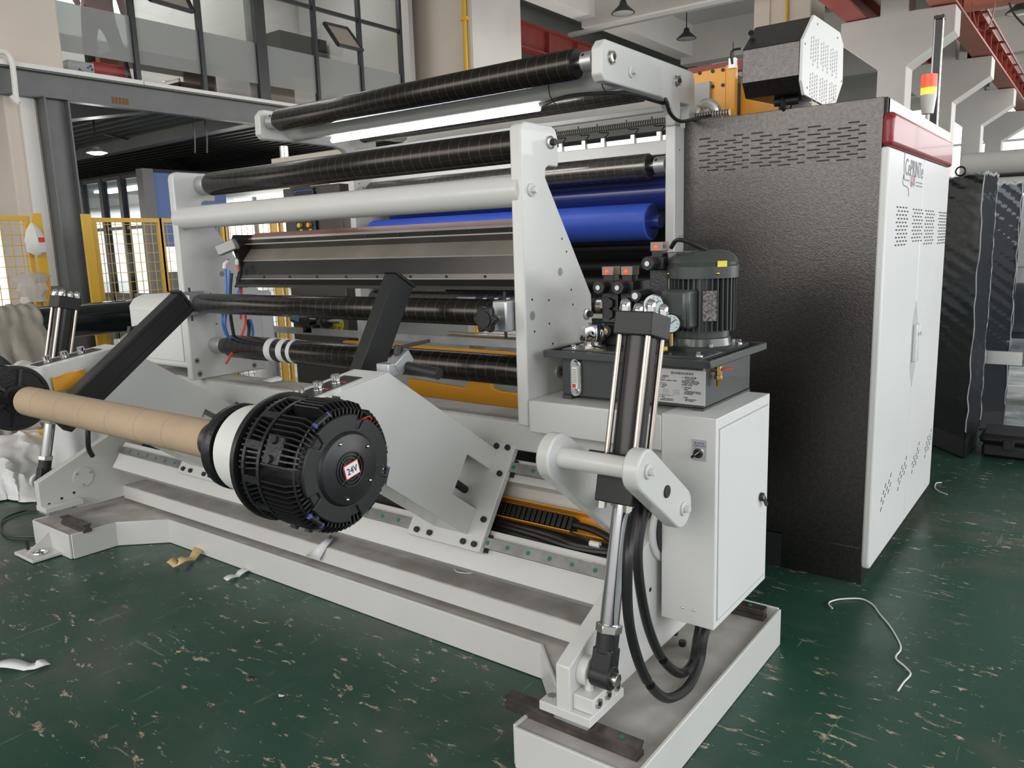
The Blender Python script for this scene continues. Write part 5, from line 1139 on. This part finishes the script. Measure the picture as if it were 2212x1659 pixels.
# valve stack
g = G(); g.box(-1.52, -1.24, 2.58, 2.70, 1.217, 1.30); vs = part('valve_manifold', g, BLACKM, hp, .004)
for i, x in enumerate((-1.49, -1.41, -1.29)):
    zt = 1.46 if i < 2 else 1.545
    g = G(); g.box(x-.035, x+.035, 2.60, 2.69, 1.30, zt-.045); part('valve_block', g, BLACK, vs, .003)
    g = G(); g.box(x-.038, x+.038, 2.56, 2.70, zt-.045, zt); vb = part('solenoid', g, BLACKM, hp, .004)
    g = G(); g.cyl((x, 2.56, zt-.022), (x, 2.515, zt-.022), .026, 8); k_ = part('solenoid_nut', g, BLACKM, vb, .003)
    g = G(); g.cyl((x, 2.515, zt-.022), (x, 2.511, zt-.022), .009, 16); part('nut_centre', g, CHROME, k_)
    g = G(); g.box(x-.018, x+.022, 2.585, 2.63, zt, zt+.02); part('plug_base', g, BLACKM, vb)
    g = G(); g.box(x-.022, x+.026, 2.58, 2.635, zt+.02, zt+.052); pl = part('clear_plug', g, mat('smoky_plastic', (.3, .22, .17), .15, spec=.8), vb, .002)
    g = G(); g.ball((x, 2.579, zt+.033), .008, 1, .4, 1); part('red_led', g, SIGR, pl)
    for z in (1.375, 1.335):
        if i == 2 and z < 1.35: continue
        g = G(); g.cyl((x, 2.60, z), (x, 2.585, z), .022, 6); part('valve_plug', g, BLACKM, vs, .001)
for (x, z, L) in ((-1.53, 1.275, .07), (-1.475, 1.275, .06), (-1.335, 1.41, .09)):
    g = G(); g.cyl((x, 2.60, z), (x, 2.60-L, z-.0), .022, 20); vv = part('relief_valve', g, BLACK, hp, .002)
    g = G(); g.cyl((x, 2.60-L, z), (x, 2.60-L-.004, z), .012, 16); part('valve_centre', g, CHROME if z > 1.3 else BRASS, vv)
g = G(); g.box(-1.255, -1.20, 2.60, 2.70, 1.30, 1.56); part('valve_block', g, mat('grey_valve_block', (.13, .13, .13), .4, .3), vs, .004)
g = G(); g.tube([(-1.25, 2.62, 1.575), (-1.22, 2.60, 1.60), (-1.17, 2.58, 1.595), (-1.11, 2.62, 1.56)], .008, 8, 5); part('motor_cable', g, RUBBER, hp)
for (px, py, lb) in ((1414, 658, 0), (1450, 698, 1)):
    c = at(px, py, 'y', 2.50 if lb == 0 else 2.47); f = Vector((.35, -1, 0)).normalized(); r = .036 if lb == 0 else .034
    g = G(); g.lathe(c, f, [(-.012, r*.9), (.008, r), (.014, r), (.014, r*.9)], 40); pg = part('pressure_gauge', g, CHROME, hp)
    g = G(); g.cyl(c+f*.012, c+f*.0145, r*.88, 40); part('gauge_face', g, mat('gauge_face', (.6, .68, .72), .25) if lb == 0 else bpy.data.materials['gauge_face'], pg)
    g = G(); s = Vector((-f.y, f.x, 0)); g.bar(c+f*.016, c+f*.016+s*r*.5+Vector((0, 0, r*.45)), .002, .002)
    for k in range(9):
        an = -.6+k*.55; P = c+f*.0155+s*(r*.7*math.cos(an))+Vector((0, 0, r*.7*math.sin(an))); g.ball(P, .0018, seg=6)
    part('gauge_needle', g, INK, pg)
    g = G(); g.cyl(c-Vector((0, 0, r*.9)), Vector((c.x, c.y, 1.245 if lb else 1.33)), .007, 10); part('gauge_stem', g, BRASS, pg)
g = G(); g.box(-1.27, -1.20, 2.45, 2.50, 1.217, 1.255); part('port_block', g, BLACKM, hp, .003)
for (a, b, c2, d) in ((-1.46, 2.56, 1.275, .03), (-1.19, 2.47, 1.235, .02)):
    g = G(); g.cyl((a, b, c2), (a-d, b-.01, c2-.004), .008, 10); part('yellow_plug', g, YELP, hp)
g = G(); g.tube([(-1.49, 2.55, 1.27), (-1.51, 2.52, 1.25), (-1.49, 2.47, 1.23), (-1.42, 2.45, 1.225)], .004, 6, 4); part('sensor_wire', g, RUBBER, hp)

# ================================================================= TALL ELECTRICAL CABINET
X0, X1, Y0, Y1, ZT = -1.695, -.80, 3.70, 5.33, 2.165
ec = thing('electrical_cabinet', 'tall dark grey electrical cabinet with pale double doors and a red band', 'cabinet', ((X0+X1)/2, (Y0+Y1)/2, 0))
g = G(); g.box(X0, X1, Y0+.01, Y1, .0, ZT); g.bm.verts.ensure_lookup_table(); part('body', g, DGREY, ec, .004)
g = G(); g.box(X0, X1, Y0, Y0+.01, .175, ZT); g.box(-1.17, X1, Y0, Y0+.01, 0, .175); part('side_skin', g, DGREY, ec, .002)
g = G(); g.box(X0, -1.17, Y0-.0005, Y0+.002, 0.0, .17); part('plinth_recess', g, DARKIN, ec)
g = G(); g.box(X1, X1+.012, Y0+.02, Y1, ZT-.2, ZT); part('top_frame', g, WHITE2, ec, .003)
slab = G(); slab.box(X1, X1+.012, Y0+.015, Y0+.05, .1, ZT-.0); part('door_gasket', slab, BLACKM, ec)
g = G()
for blk in range(3):
    bx = -1.60+blk*.255; 
    for r in range(10):
        for k in range(3):
            if (r+k) % 2 and r == 0: continue
            w = .055 if k != 2 else .045; xx = bx+k*.085+(-.02 if r % 2 == 0 else .022)
            if xx+w > bx+.225: w = bx+.225-xx
            z = 2.075-r*.0165-(.004 if k == 1 else 0)
            g.bar((xx, Y0-.0006, z), (xx+w, Y0-.0006, z), .002, .0062)
o = part('vent_slots', g, DARKIN, ec); o['kind'] = 'stuff'
XD = -.755
g = G(); g.prism([(3.625, .14), (3.635, .108), (3.66, .1), (4.39, .1), (4.39, 1.955), (3.625, 1.955)], X1+.012, XD, 'x'); d1 = part('door', g, WHITE2, ec, .008)
g = G(); g.prism([(4.396, .1), (5.14, .1), (5.16, .12), (5.165, 1.955), (4.396, 1.955)], X1+.012, XD, 'x'); d2 = part('door', g, WHITE2, ec, .008)
g = G(); g.prism([(3.625, 1.958), (5.165, 1.958), (5.165, 2.075), (5.13, 2.095), (3.66, 2.095), (3.625, 2.075)], X1+.012, XD+.012, 'x'); part('red_band', g, RED, ec, .018, seg=4)
def vents(d, ya, yb, za, zb, slant=False):
    g = G(); z = zb; r = 0
    while z > za:
        ym = (yb-ya)
        n = max(2, int(ym/.055))
        for k in range(n):
            y = ya+k*ym/n+(ym/n/2 if r % 2 else 0)
            if slant:
                lo = za+(y-ya)/(yb-ya)*(zb-za)*.45; hi = lo+(zb-za)*.55
                if not (lo < z < hi): continue
                g.bar((XD+.0008, y, z), (XD+.0008, y+.018, z+.016), .002, .0045)
            else: g.bar((XD+.0008, y, z), (XD+.0008, y+.028, z), .002, .0062)
        z -= .0165 if not slant else .024; r += 1
    o = part('vent_slots', g, DARKIN, d); o['kind'] = 'stuff'
for (a, b, c_, d, dd) in ((1937, 447, 1958, 528, d1), (1972, 452, 1990, 526, d1), (1999, 455, 2015, 525, d2), (2028, 459, 2042, 525, d2)):
    p = at(a, b, 'x', XD); q = at(c_, d, 'x', XD); vents(dd, p.y, q.y, q.z, p.z)
for (a, b, c_, d, dd) in ((1901, 1110, 1927, 1016, d1), (1938, 1062, 1960, 980, d1), (1968, 1030, 1987, 950, d2), (1996, 995, 2013, 922, d2)):
    p = at(a, b, 'x', XD); q = at(c_, d, 'x', XD); vents(dd, p.y, q.y, p.z, q.z, True)
# handle recess
p = at(1978, 735, 'x', XD)
zc = p.z
g = G(); g.prism([(4.392, zc+.2), (4.46, zc+.1), (4.46, zc-.13), (4.392, zc-.23), (4.325, zc-.13), (4.325, zc+.1)], XD-.004, XD+.0015, 'x'); hr = part('handle_recess', g, mat('recess_panel', (.5, .51, .5), .45), d1)
for y in (4.345, 4.405):
    g = G(); g.box(XD+.001, XD+.022, y, y+.035, zc-.1, zc+.09); part('door_handle', g, WHITE2, d1 if y < 4.39 else d2, .006)
    g = G(); g.cyl((XD+.02, y+.0175, zc+.04), (XD+.026, y+.0175, zc+.04), .01, 16); part('handle_lock', g, CHROME, d1 if y < 4.39 else d2)
# logo
a = at(1955, 370, 'x', XD); b = at(1993, 385, 'x', XD); zl = at(1958, 378, 'x', XD).z
lgw = b.y-a.y
text('logo_writing', 'CePRINTe', INKG, ec, (XD+.001, a.y, zl+.0), .105, (0, 1, 0), (0, 0, 1), sx=lgw/.105/4.4)
zz = at(1970, 402, 'x', XD).z
text('logo_mark', '易印', INKP, ec, (XD+.001, a.y+lgw*.30, zz), .06, (0, 1, 0), (0, 0, 1), sx=.9)
g = G()
for (u0, u1, dz) in ((.0, .26, .018), (.62, 1.0, .018), (.62, 1.0, .002)):
    g = G(); g.box(XD, XD+.0008, a.y+lgw*u0, a.y+lgw*u1, zz+dz, zz+dz+.006); part('logo_line', g, INKG, ec)
g = G()
g.tube([(XD+.0005, a.y-.01, zl+.12), (XD+.0005, a.y-.03, zl+.06), (XD+.0005, a.y-.015, zl-.02), (XD+.0005, a.y-.03, zz+.04), (XD+.0005, a.y-.03, zz), (XD+.0005, a.y+.08, zz-.012), (XD+.0005, a.y+.1, zz-.05)], .0018, 6, 4)
part('logo_outline', g, INKG, ec)
# signal lamp, pole
t = thing('signal_lamp', 'lit red and amber signal lamp on a white base on the cabinet', 'signal lamp', (-.88, 5.1, ZT))
zb = at(2005, 262, 'y', 5.1).z; x = -.875
g = G(); g.cyl((x, 5.1, ZT), (x, 5.1, ZT+.05), .022, 20, .016); part('lamp_foot', g, PLASW, t)
g = G(); g.cyl((x, 5.1, ZT+.05), (x, 5.1, ZT+.09), .011, 16); part('lamp_pole', g, PLASW, t)
z1, z2, z3 = at(2006, 233, 'y', 5.1).z, at(2006, 205, 'y', 5.1).z, at(2006, 162, 'y', 5.1).z
g = G(); g.cyl((x, 5.1, ZT+.09), (x, 5.1, z2), .03, 28, .042); part('lamp_base', g, PLASW, t)
g = G(); g.cyl((x, 5.1, z2), (x, 5.1, z2+(z3-z2)*.35), .041, 28); part('amber_lens', g, SIGY, t)
g = G(); g.cyl((x, 5.1, z2+(z3-z2)*.35), (x, 5.1, z3), .0415, 28, .039); part('red_lens', g, SIGR, t)
t = thing('profile_pole', 'tall glossy black profile pole standing behind the cabinet', 'pole', (-.78, 5.55, 0))
p = at(2030, 42, 'y', 5.55); q = at(2030, 275, 'y', 5.55); g = G(); g.box(p.x-.022, p.x+.022, 5.53, 5.575, 0, p.z); part('profile', g, mat('glossy_black', (.012, .012, .012), .35), t, .004)
for dx in (-.022, .022):
    g = G(); g.cyl((p.x+dx, 5.528, .01), (p.x+dx, 5.528, p.z), .006, 10); part('edge_highlight', g, CHROME, t)  # chrome lines stand in for the highlights along the black pole's sides
g = G(); g.box(p.x-.028, p.x+.028, 5.525, 5.58, p.z, p.z+.02); g.ball((p.x-.015, 5.55, p.z+.02), .008); g.ball((p.x+.015, 5.55, p.z+.02), .008); part('pole_cap', g, BLACKM, t)
# fan housing on top
t = thing('fan_housing', 'grey octagonal housing with a white perforated end plate on top of the cabinet', 'housing', (-1.3, 3.9, ZT))
oc = [(3.692, 2.539), (4.10, 2.542), (4.165, 2.50), (4.178, 2.325), (4.072, 2.216), (3.899, 2.187), (3.587, 2.197), (3.545, 2.25), (3.55, 2.415)]
g = G(); g.prism(oc, -1.108, -1.095, 'x'); ep = part('end_plate', g, WHITE2, t, .002)
xl = at(1605, 107, 'y', 3.56).x
oc2 = [(3.70, 2.535), (4.10, 2.535), (4.17, 2.40), (4.10, 2.23), (3.62, 2.245), (3.57, 2.29), (3.557, 2.41)]
oc2 = [(3.70, 2.535), (4.14, 2.535), (4.17, 2.33), (4.06, 2.24), (3.60, 2.215), (3.553, 2.275), (3.553, 2.413)]
g = G(); g.prism(oc2, xl, -1.109, 'x'); part('body', g, DGREY, t, .003)
g = G()
for cb in range(2):
    for cc in range(3):
        for r in range(8):
            for k in range(4):
                if (r in (0, 7)) and k % 2 == 0: continue
                y = 3.66+cc*.15+k*.033; z = 2.46-cb*.15-r*.016-(k % 2)*.008
                g.bar((-1.0945, y, z), (-1.0945, y, z-.010), .001, .009, (0, 1, 0))
o = part('vent_slots', g, mat('grey_slot', (.36, .36, .36), .6), ep); o['kind'] = 'stuff'
for (y, z) in ((3.74, 2.51), (4.06, 2.51), (4.155, 2.33), (4.03, 2.235), (3.62, 2.23), (3.575, 2.40)):
    g = G(); g.cyl((-1.0955, y, z), (-1.093, y, z), .005, 10); part('plate_screw', g, INKG, ep)
g = G(); g.box(xl+.1, -1.2, 3.75, 4.05, ZT, 2.23); g.cyl((xl+.1, 3.7, 2.2), (-1.15, 3.7, 2.2), .02, 16); part('fan_motor', g, BLACKM, t)
g = G(); g.ball((xl+.14, 3.72, 2.2), .05, .4, 1, 1); part('fan_motor', g, BLACKM, t)
g = G(); g.cyl(at(1622, 72, 'y', 3.62)-Vector((0, .001, 0)), at(1622, 72, 'y', 3.62)+Vector((0, .006, .004)), .012, 16); part('round_label', g, BLACKM, t)
c = at(1520, 250, 'y', 3.9)
g = G(); g.tube([(c.x-.05, 3.95, 2.17), (c.x-.05, 3.95, 2.25), (c.x, 3.95, 2.28), (c.x+.05, 3.95, 2.24), (c.x+.05, 3.95, 2.17)], .025, 10, 4); solo('duct_pipe', g, ALU, 'bent grey duct pipe rising beside the roller arm', 'pipe')
g = G(); g.box(c.x-.1, c.x+.12, 3.85, 4.0, 2.1, 2.185); solo('terminal_block', g, PLASW, 'white terminal block beside the bent duct pipe', 'block', None, .004)
# ================================================================= RIGHT BACKGROUND
# wrapped black cabinets
def wrapped(lb, q, zt, dp):
    P = [at(a, b, 'z', 0) for a, b in q]      # near-left, near-right, far-right on the floor
    t = thing('wrapped_cabinet', lb, 'cabinet', P[1]); xy = [(p.x, p.y) for p in P]; xy.append((xy[0][0]+xy[2][0]-xy[1][0], xy[0][1]+xy[2][1]-xy[1][1]))
    g = G(); g.prism(xy, .0, zt, 'z'); part('body', g, mat('wrapped_black', (.006, .007, .008), .5), t, .01)
    c = Vector((sum(a for a, b in xy)/4, sum(b for a, b in xy)/4, 0)); ex = [(c.x+(a-c.x)*1.02, c.y+(b-c.y)*1.02) for a, b in xy]
    g = G()                                     # crumpled film skin
    n = 60; m = 60; rows = []
    per = []
    for i in range(4):
        a, b = Vector((*ex[i], 0)), Vector((*ex[(i+1) % 4], 0))
        for k in range(n//4): per.append(a.lerp(b, k/(n/4)))
    for j in range(m+1):
        z = .15+(zt-.14)*j/m; ring = []
        for i, p in enumerate(per):
            o = (p-c).normalized()*(.0035*math.sin(i*.9+j*1.9)+.003*math.sin(j*2.9+i*1.3)+random.uniform(-.0012, .0012)); ring.append(g.bm.verts.new((p.x+o.x, p.y+o.y, z)))
        rows.append(ring)
    for j in range(m):
        for i in range(len(per)): g.bm.faces.new((rows[j][i], rows[j][(i+1) % len(per)], rows[j+1][(i+1) % len(per)], rows[j+1][i]))
    part('stretch_film', g, FILM, t, ang=25)
    g = G()                                     # bunched pale film along the edges
    for k in (0, 1, 2):
        a = ex[k]; pts = [(a[0]+random.uniform(-.006, .006), a[1]+random.uniform(-.006, .006), z) for z in [.2+(zt-.2)*i/22 for i in range(23)]]; g.tube(pts, .004, 5, 2)
    for k in range(2):
        a, b = Vector((*ex[k], zt)), Vector((*ex[k+1], zt)); g.tube([a.lerp(b, i/14)+Vector((0, 0, random.uniform(-.01, .012))) for i in range(15)], .009, 5, 2)
    part('film_edge', g, glass('film_bunch', (.9, .9, .92), .55, .2) if 'film_bunch' not in bpy.data.materials else bpy.data.materials['film_bunch'], t)
    return t
zt = 2.0
w1 = wrapped('black cabinet wrapped in stretch film right behind the pale doors', [(1985, 950), (2082, 992), (2112, 962)], at(2130, 376, 'y', 6.4).z, .5)
c = at(2075, 370, 'y', 6.4); g = G(); g.tube([c+Vector((.03*math.cos(k*math.pi/6), 0, .03*math.sin(k*math.pi/6)-.0)) for k in range(13)], .007, 6, 2); part('lifting_eye', g, BLACKM, w1)
w2 = wrapped('second black cabinet wrapped in clear film, open shelf bay, farther right', [(2092, 930), (2166, 925), (2172, 880)], at(2195, 395, 'y', 7.3).z, .5)
g = G(); a = at(2110, 770, 'y', 7.05); g.bar(a, a+Vector((.3, 0, 0)), .03, .1); part('clear_pocket', g, ALU, w2)
c = at(2100, 578, 'y', 6.3); 
# base slab of the wrapped cabinets
# big grey machine behind
t = thing('grey_machine', 'long pale grey machine with horizontal rollers behind the wrapped cabinets', 'machine', (1.2, 9, 0))
for (py, r, m) in ((352, .11, GREYW), (378, .035, BLACKM), (402, .08, GREYW)):
    c = at(2150, py, 'y', 9); g = G(); g.cyl((-1.2, 9, c.z), (3, 9, c.z), r, 32); part('roller', g, m, t)
c = at(2150, 425, 'y', 9.1); g = G(); g.box(-1.2, 3, 9.1, 9.5, .55, c.z); part('body_panel', g, GALV, t)
g = G(); g.box(-1.2, 3, 9.05, 9.1, 1.25, 1.3); g.box(-1.2, 3, 9.05, 9.1, .62, .66); part('panel_trim', g, GREYW, t)
for x in (-.9, -.35, .1, .6):
    g = G(); g.box(x, x+.1, 9.0, 9.6, .02, .9); part('machine_leg', g, WHITE2, t)
g = G(); g.box(-1.2, 3, 8.95, 9.0, .04, .1); part('base_rail', g, WHITE2, t)
g = G(); a = at(2182, 585, 'y', 8.9); g.box(a.x-.1, a.x+.3, 8.9, 8.95, .3, 1.1); part('film_sheet', g, FILM, t)
# tool case
t = thing('tool_case', 'black plastic tool case with a red handle on the floor at the right edge', 'tool case', at(2180, 985, 'z', 0))
a = at(2112, 985, 'z', 0); 
g = G(); g.box(a.x+.02, a.x+.65, a.y-.0, a.y+.38, .004, .10); part('case_base', g, BLACKM, t, .02)
g = G(); g.box(a.x, a.x+.67, a.y-.015, a.y+.395, .10, .17); lid = part('case_lid', g, BLACKM, t, .03)
g = G(); z = .17; g.tube([(a.x+.28, a.y+.05, z), (a.x+.28, a.y+.05, z+.055), (a.x+.5, a.y+.05, z+.06), (a.x+.62, a.y+.05, z+.055), (a.x+.62, a.y+.05, z)], .012, 8, 1); part('case_handle', g, REDM, t)
for x in (.15, .5):
    g = G(); g.box(a.x+x, a.x+x+.07, a.y-.03, a.y-.012, .07, .14); part('case_latch', g, BLACKM, t, .004)
# ================================================================= LEFT BACKGROUND
XR_ = -6.8; zc = 1.1
t = thing('black_roll', 'long glossy black film wrapped roll lying behind the left cylinder', 'roll', (XR_, 3.3, zc-.14))
g = G(); g.cyl((XR_, 2.45, zc), (XR_, 3.45, zc), .138, 48); part('roll_body', g, mat('glossy_black_film', (.008, .012, .014), .14, coat=.6), t)
g = G(); g.lathe((XR_, 3.45, zc+.02), (0, 1, 0), [(0, .11), (.2, .125), (.45, .17), (1.1, .175)], 48); part('roll_sleeve', g, bpy.data.materials['glossy_black_film'], t)
for y in (2.75, 3.9):
    g = G(); g.box(XR_-.2, XR_+.1, y-.03, y+.03, .0, zc-.1); part('trestle_leg', g, YEL if y < 3 else BLACKM, t)
g = G(); g.tube([at(a, b, 'x', XR_+.15) for a, b in ((54, 690), (62, 692), (76, 697), (86, 708), (82, 722), (66, 722), (58, 706))], .005, 6, 4); part('green_string', g, GREEND, t)
def blanket(name, lb, cat, nx, ny, fn, m, th=.004, ang=60):
    g = G(); V = [[g.bm.verts.new(fn(i/nx, j/ny)) for i in range(nx+1)] for j in range(ny+1)]
    for j in range(ny):
        for i in range(nx): g.bm.faces.new((V[j][i], V[j][i+1], V[j+1][i+1], V[j+1][i]))
    o = solo(name, g, m, lb, cat, ang=ang); s = o.modifiers.new('solid', 'SOLIDIFY'); s.thickness = th; return o
def nz(x, y, s=1): return math.sin(x*7.3*s+y*3.1)*.5+math.sin(x*3.7*s-y*8.9*s+1.3)*.3+math.sin(x*17*s+y*13*s)*.2
def clothf(u, v):
    yl = 2.2+.5*u+.03*nz(u, v)                 # along the roll; v wraps over the top then hangs
    if v < .35:
        a = math.pi*(1.0-v/.35); r = .165+.015*nz(u*3, v*3, 2)
        return (XR_+r*math.cos(a), yl, zc+r*math.sin(a))
    k = (v-.35)/.65
    return (XR_+.17+k*.42+.05*nz(u*2.6, v*1.4, 1.5)*(k+.3), yl+k*.16*(u-.2)+.02*nz(v, u), zc-k*(zc-.38))
blanket('cloth_cover', 'beige cloth draped over the end of the black roll at the left edge', 'cloth', 30, 40, clothf, CLOTH)
# white wrapping paper heaps behind the base
def heap(lb, q, zfun, m, seed, s=1.0, nxy=(46, 30)):
    P = [Vector(at(a, b, 'z', 0)) for a, b in q]
    def f(u, v):
        p = P[0].lerp(P[1], u).lerp(P[3].lerp(P[2], u), v); h = zfun(u, v); e = min(u, v, 1-u, 1-v)*6; e = max(0, min(1, e))
        return (p.x+.04*nz(u*2+seed, v*2), p.y+.04*nz(u+seed, v*3), .012+h*e+.06*e*abs(nz(u*1.2+seed, v*1.5+seed, .8))*s+.012*e*nz(u*3+seed, v*4, 1.2))
    return blanket('wrapping_paper', lb, 'paper', nxy[0], nxy[1], f, m, ang=30)
heap('crumpled grey white wrapping paper heaped behind the left cylinder foot', [(-60, 985), (330, 985), (330, 900), (-60, 905)], lambda u, v: .3+.2*v+.1*math.sin(u*5), PAPERW, 2.0, 1.7)
heap('smooth white paper sheet bulging on the floor left of the base', [(-30, 1085), (78, 1085), (185, 985), (-30, 960)], lambda u, v: .22*math.sin(math.pi*u)**.7*(.5+.5*v), PAPER, 5.0, .6)
heap('white paper mound right behind the left sloping side plate', [(88, 1050), (330, 1000), (360, 950), (110, 960)], lambda u, v: .42*math.sin(math.pi*min(1, u+.15))+.0, PAPER, 9.0, .9)
g = G(); g.tube([at(x, y, 'z', .01) for x, y in ((78, 1160), (20, 1158), (2, 1140), (10, 1120), (50, 1104), (78, 1102))], .006, 6, 5); solo('black_cable', g, RUBBER, 'thin black cable looping on the floor at the left edge', 'cable')
# ================================================================= FLOOR SCRAPS
def ribbon(name, lb, pts, w, m, lift=.004, curl=0, z0=0, th=.0015):
    P = [Vector(at(a, b, 'z', z0)) for a, b in pts]; Q = []
    for i in range(len(P)-1):
        for k in range(4): Q.append(P[i].lerp(P[i+1], k/4))
    Q.append(P[-1]); g = G(); L = []
    for i, p in enumerate(Q):
        t = (Q[min(i+1, len(Q)-1)]-Q[max(i-1, 0)]).normalized(); s = Vector((-t.y, t.x, 0)); z = z0+lift+abs(math.sin(i*.45+.4))*curl
        ww = w*(1+.12*math.sin(i*.8)); L.append((g.bm.verts.new(p+s*ww/2+Vector((0, 0, z-p.z+z0*0))), g.bm.verts.new(p-s*ww/2+Vector((0, 0, z-p.z+curl*.5)))))
    for i in range(len(L)-1): g.bm.faces.new((L[i][0], L[i+1][0], L[i+1][1], L[i][1]))
    o = solo(name, g, m, lb, 'tape scrap'); s = o.modifiers.new('solid', 'SOLIDIFY'); s.thickness = th; return o
TAN = mat('masking_tape', (.62, .47, .2), .6)
ribbon('masking_tape', 'curled yellowish masking tape strip on the floor by the base front', [(436, 1190), (425, 1205), (405, 1218), (385, 1225), (368, 1222)], .045, TAN, curl=.025)
ribbon('paper_strip', 'small white paper strip on the floor under the base front beam', [(536, 1234), (520, 1243), (505, 1250), (487, 1257)], .035, PAPER, curl=.012)
ribbon('paper_strip', 'long white paper strip on the floor at the left edge', [(104, 1436), (80, 1446), (40, 1444), (0, 1440), (-30, 1438)], .05, PAPER, curl=.012)
g = G(); P = [Vector((at(662, 1205, 'y', 2.24).x, 2.235, .17)), Vector((at(690, 1206, 'y', 2.24).x, 2.235, .168)), Vector((at(706, 1180, 'y', 2.25).x, 2.25, .243)), Vector((at(745, 1155, 'z', .245).x, 2.33, .25)), Vector((at(715, 1155, 'z', .245).x, 2.36, .246)), Vector((at(690, 1172, 'y', 2.25).x, 2.25, .243))]
vs = [g.bm.verts.new(p) for p in P]; g.bm.faces.new((vs[0], vs[1], vs[2], vs[5])); g.bm.faces.new((vs[5], vs[2], vs[3], vs[4])); o = solo('tissue_strip', g, PAPER, 'torn white tissue strip hanging over the front beam edge', 'tape scrap'); o.modifiers.new('solid', 'SOLIDIFY').thickness = .001
g = G(); P = [at(565, 822, 'z', .93), at(600, 812, 'z', .96), at(610, 815, 'z', .96), at(608, 822, 'z', .94), at(585, 826, 'z', .93)]; vs = [g.bm.verts.new(p) for p in P]; g.bm.faces.new(vs); o = solo('paper_scrap', g, PAPER, 'small torn white paper scrap on the stand beam', 'tape scrap'); o.modifiers.new('solid', 'SOLIDIFY').thickness = .001
def tie(lb, pts, z0=.006, r=.0028, m=PLASW):
    g = G(); g.tube([at(a, b, 'z', z0) for a, b in pts], r, 6, 5); solo('white_strap', g, m, lb, 'strap')
tie('long thin white plastic strap winding over the green floor at the right', [(1798, 1314), (1790, 1303), (1805, 1296), (1832, 1293), (1862, 1294), (1885, 1306), (1900, 1326), (1922, 1352), (1943, 1388), (1945, 1404), (1936, 1416), (1937, 1425), (1955, 1440), (1967, 1456), (1952, 1474), (1940, 1492)], .006, .0035)
tie('short white strap curl on the floor beside the door bottom', [(2034, 1042), (2022, 1044), (2020, 1054), (2030, 1062), (2046, 1068)], .006, .0035)
tie('clear cut cable tie lying on the ledge behind the front beam', [(1010, 1210), (990, 1216), (982, 1228), (990, 1236), (1020, 1238), (1046, 1234)], .256, .0022)
CH = [(205, 1177, 7, 'white'), (124, 1280, 6, 'tan'), (412, 1296, 6, 'white'), (385, 1410, 7, 'tan'), (545, 1465, 9, 'black'), (607, 1505, 8, 'white'), (376, 1356, 5, 'black'), (158, 1353, 4, 'white')]
for i, (x, y, s, k) in enumerate(CH):
    c = at(x, y, 'z', 0); g = G(); r = s*.0013
    vs = [g.bm.verts.new((c.x+r*math.cos(a)*random.uniform(.6, 1.4), c.y+r*math.sin(a)*random.uniform(.6, 1.4), .003+(.004 if a > 3 else 0))) for a in (0, 1, 2.1, 3.2, 4.2, 5.3)]; tpv = g.bm.verts.new((c.x, c.y, .003+r*.5))
    for j in range(6): g.bm.faces.new((vs[j], vs[(j+1) % 6], tpv))
    g.bm.faces.new(vs[::-1]); pos = ['beside the lifting lug', 'left of the masking tape strip', 'below the masking tape strip', 'in the middle of the left floor', 'near the bottom, under the base front', 'lowest of the floor crumbs', 'right above the tan crumb', 'small one near the left long scratch'][i]
    solo('floor_crumb', g, {'white': PAPER, 'tan': TAN, 'black': BLACKM}[k], '%s crumb of debris on the green floor, %s' % (k, pos), 'debris')

c = at(572, 800, 'y', 3.5); g = G()
g.lathe((c.x, 3.5, .02), (0, 0, 1), [(k*.018, .075 if k % 2 else .066) for k in range(58)], 20); solo('ribbed_duct', g, PLASW, 'white ribbed duct standing behind the lower left rollers', 'duct', ang=60)
g = G(); g.tube([at(588, 700, 'y', 3.6), at(590, 760, 'y', 3.6), at(594, 800, 'y', 3.6), at(597, 860, 'y', 3.6)], .008, 6, 4); solo('green_hose', g, GREEND, 'thin green hose hanging behind the lower left rollers', 'hose')
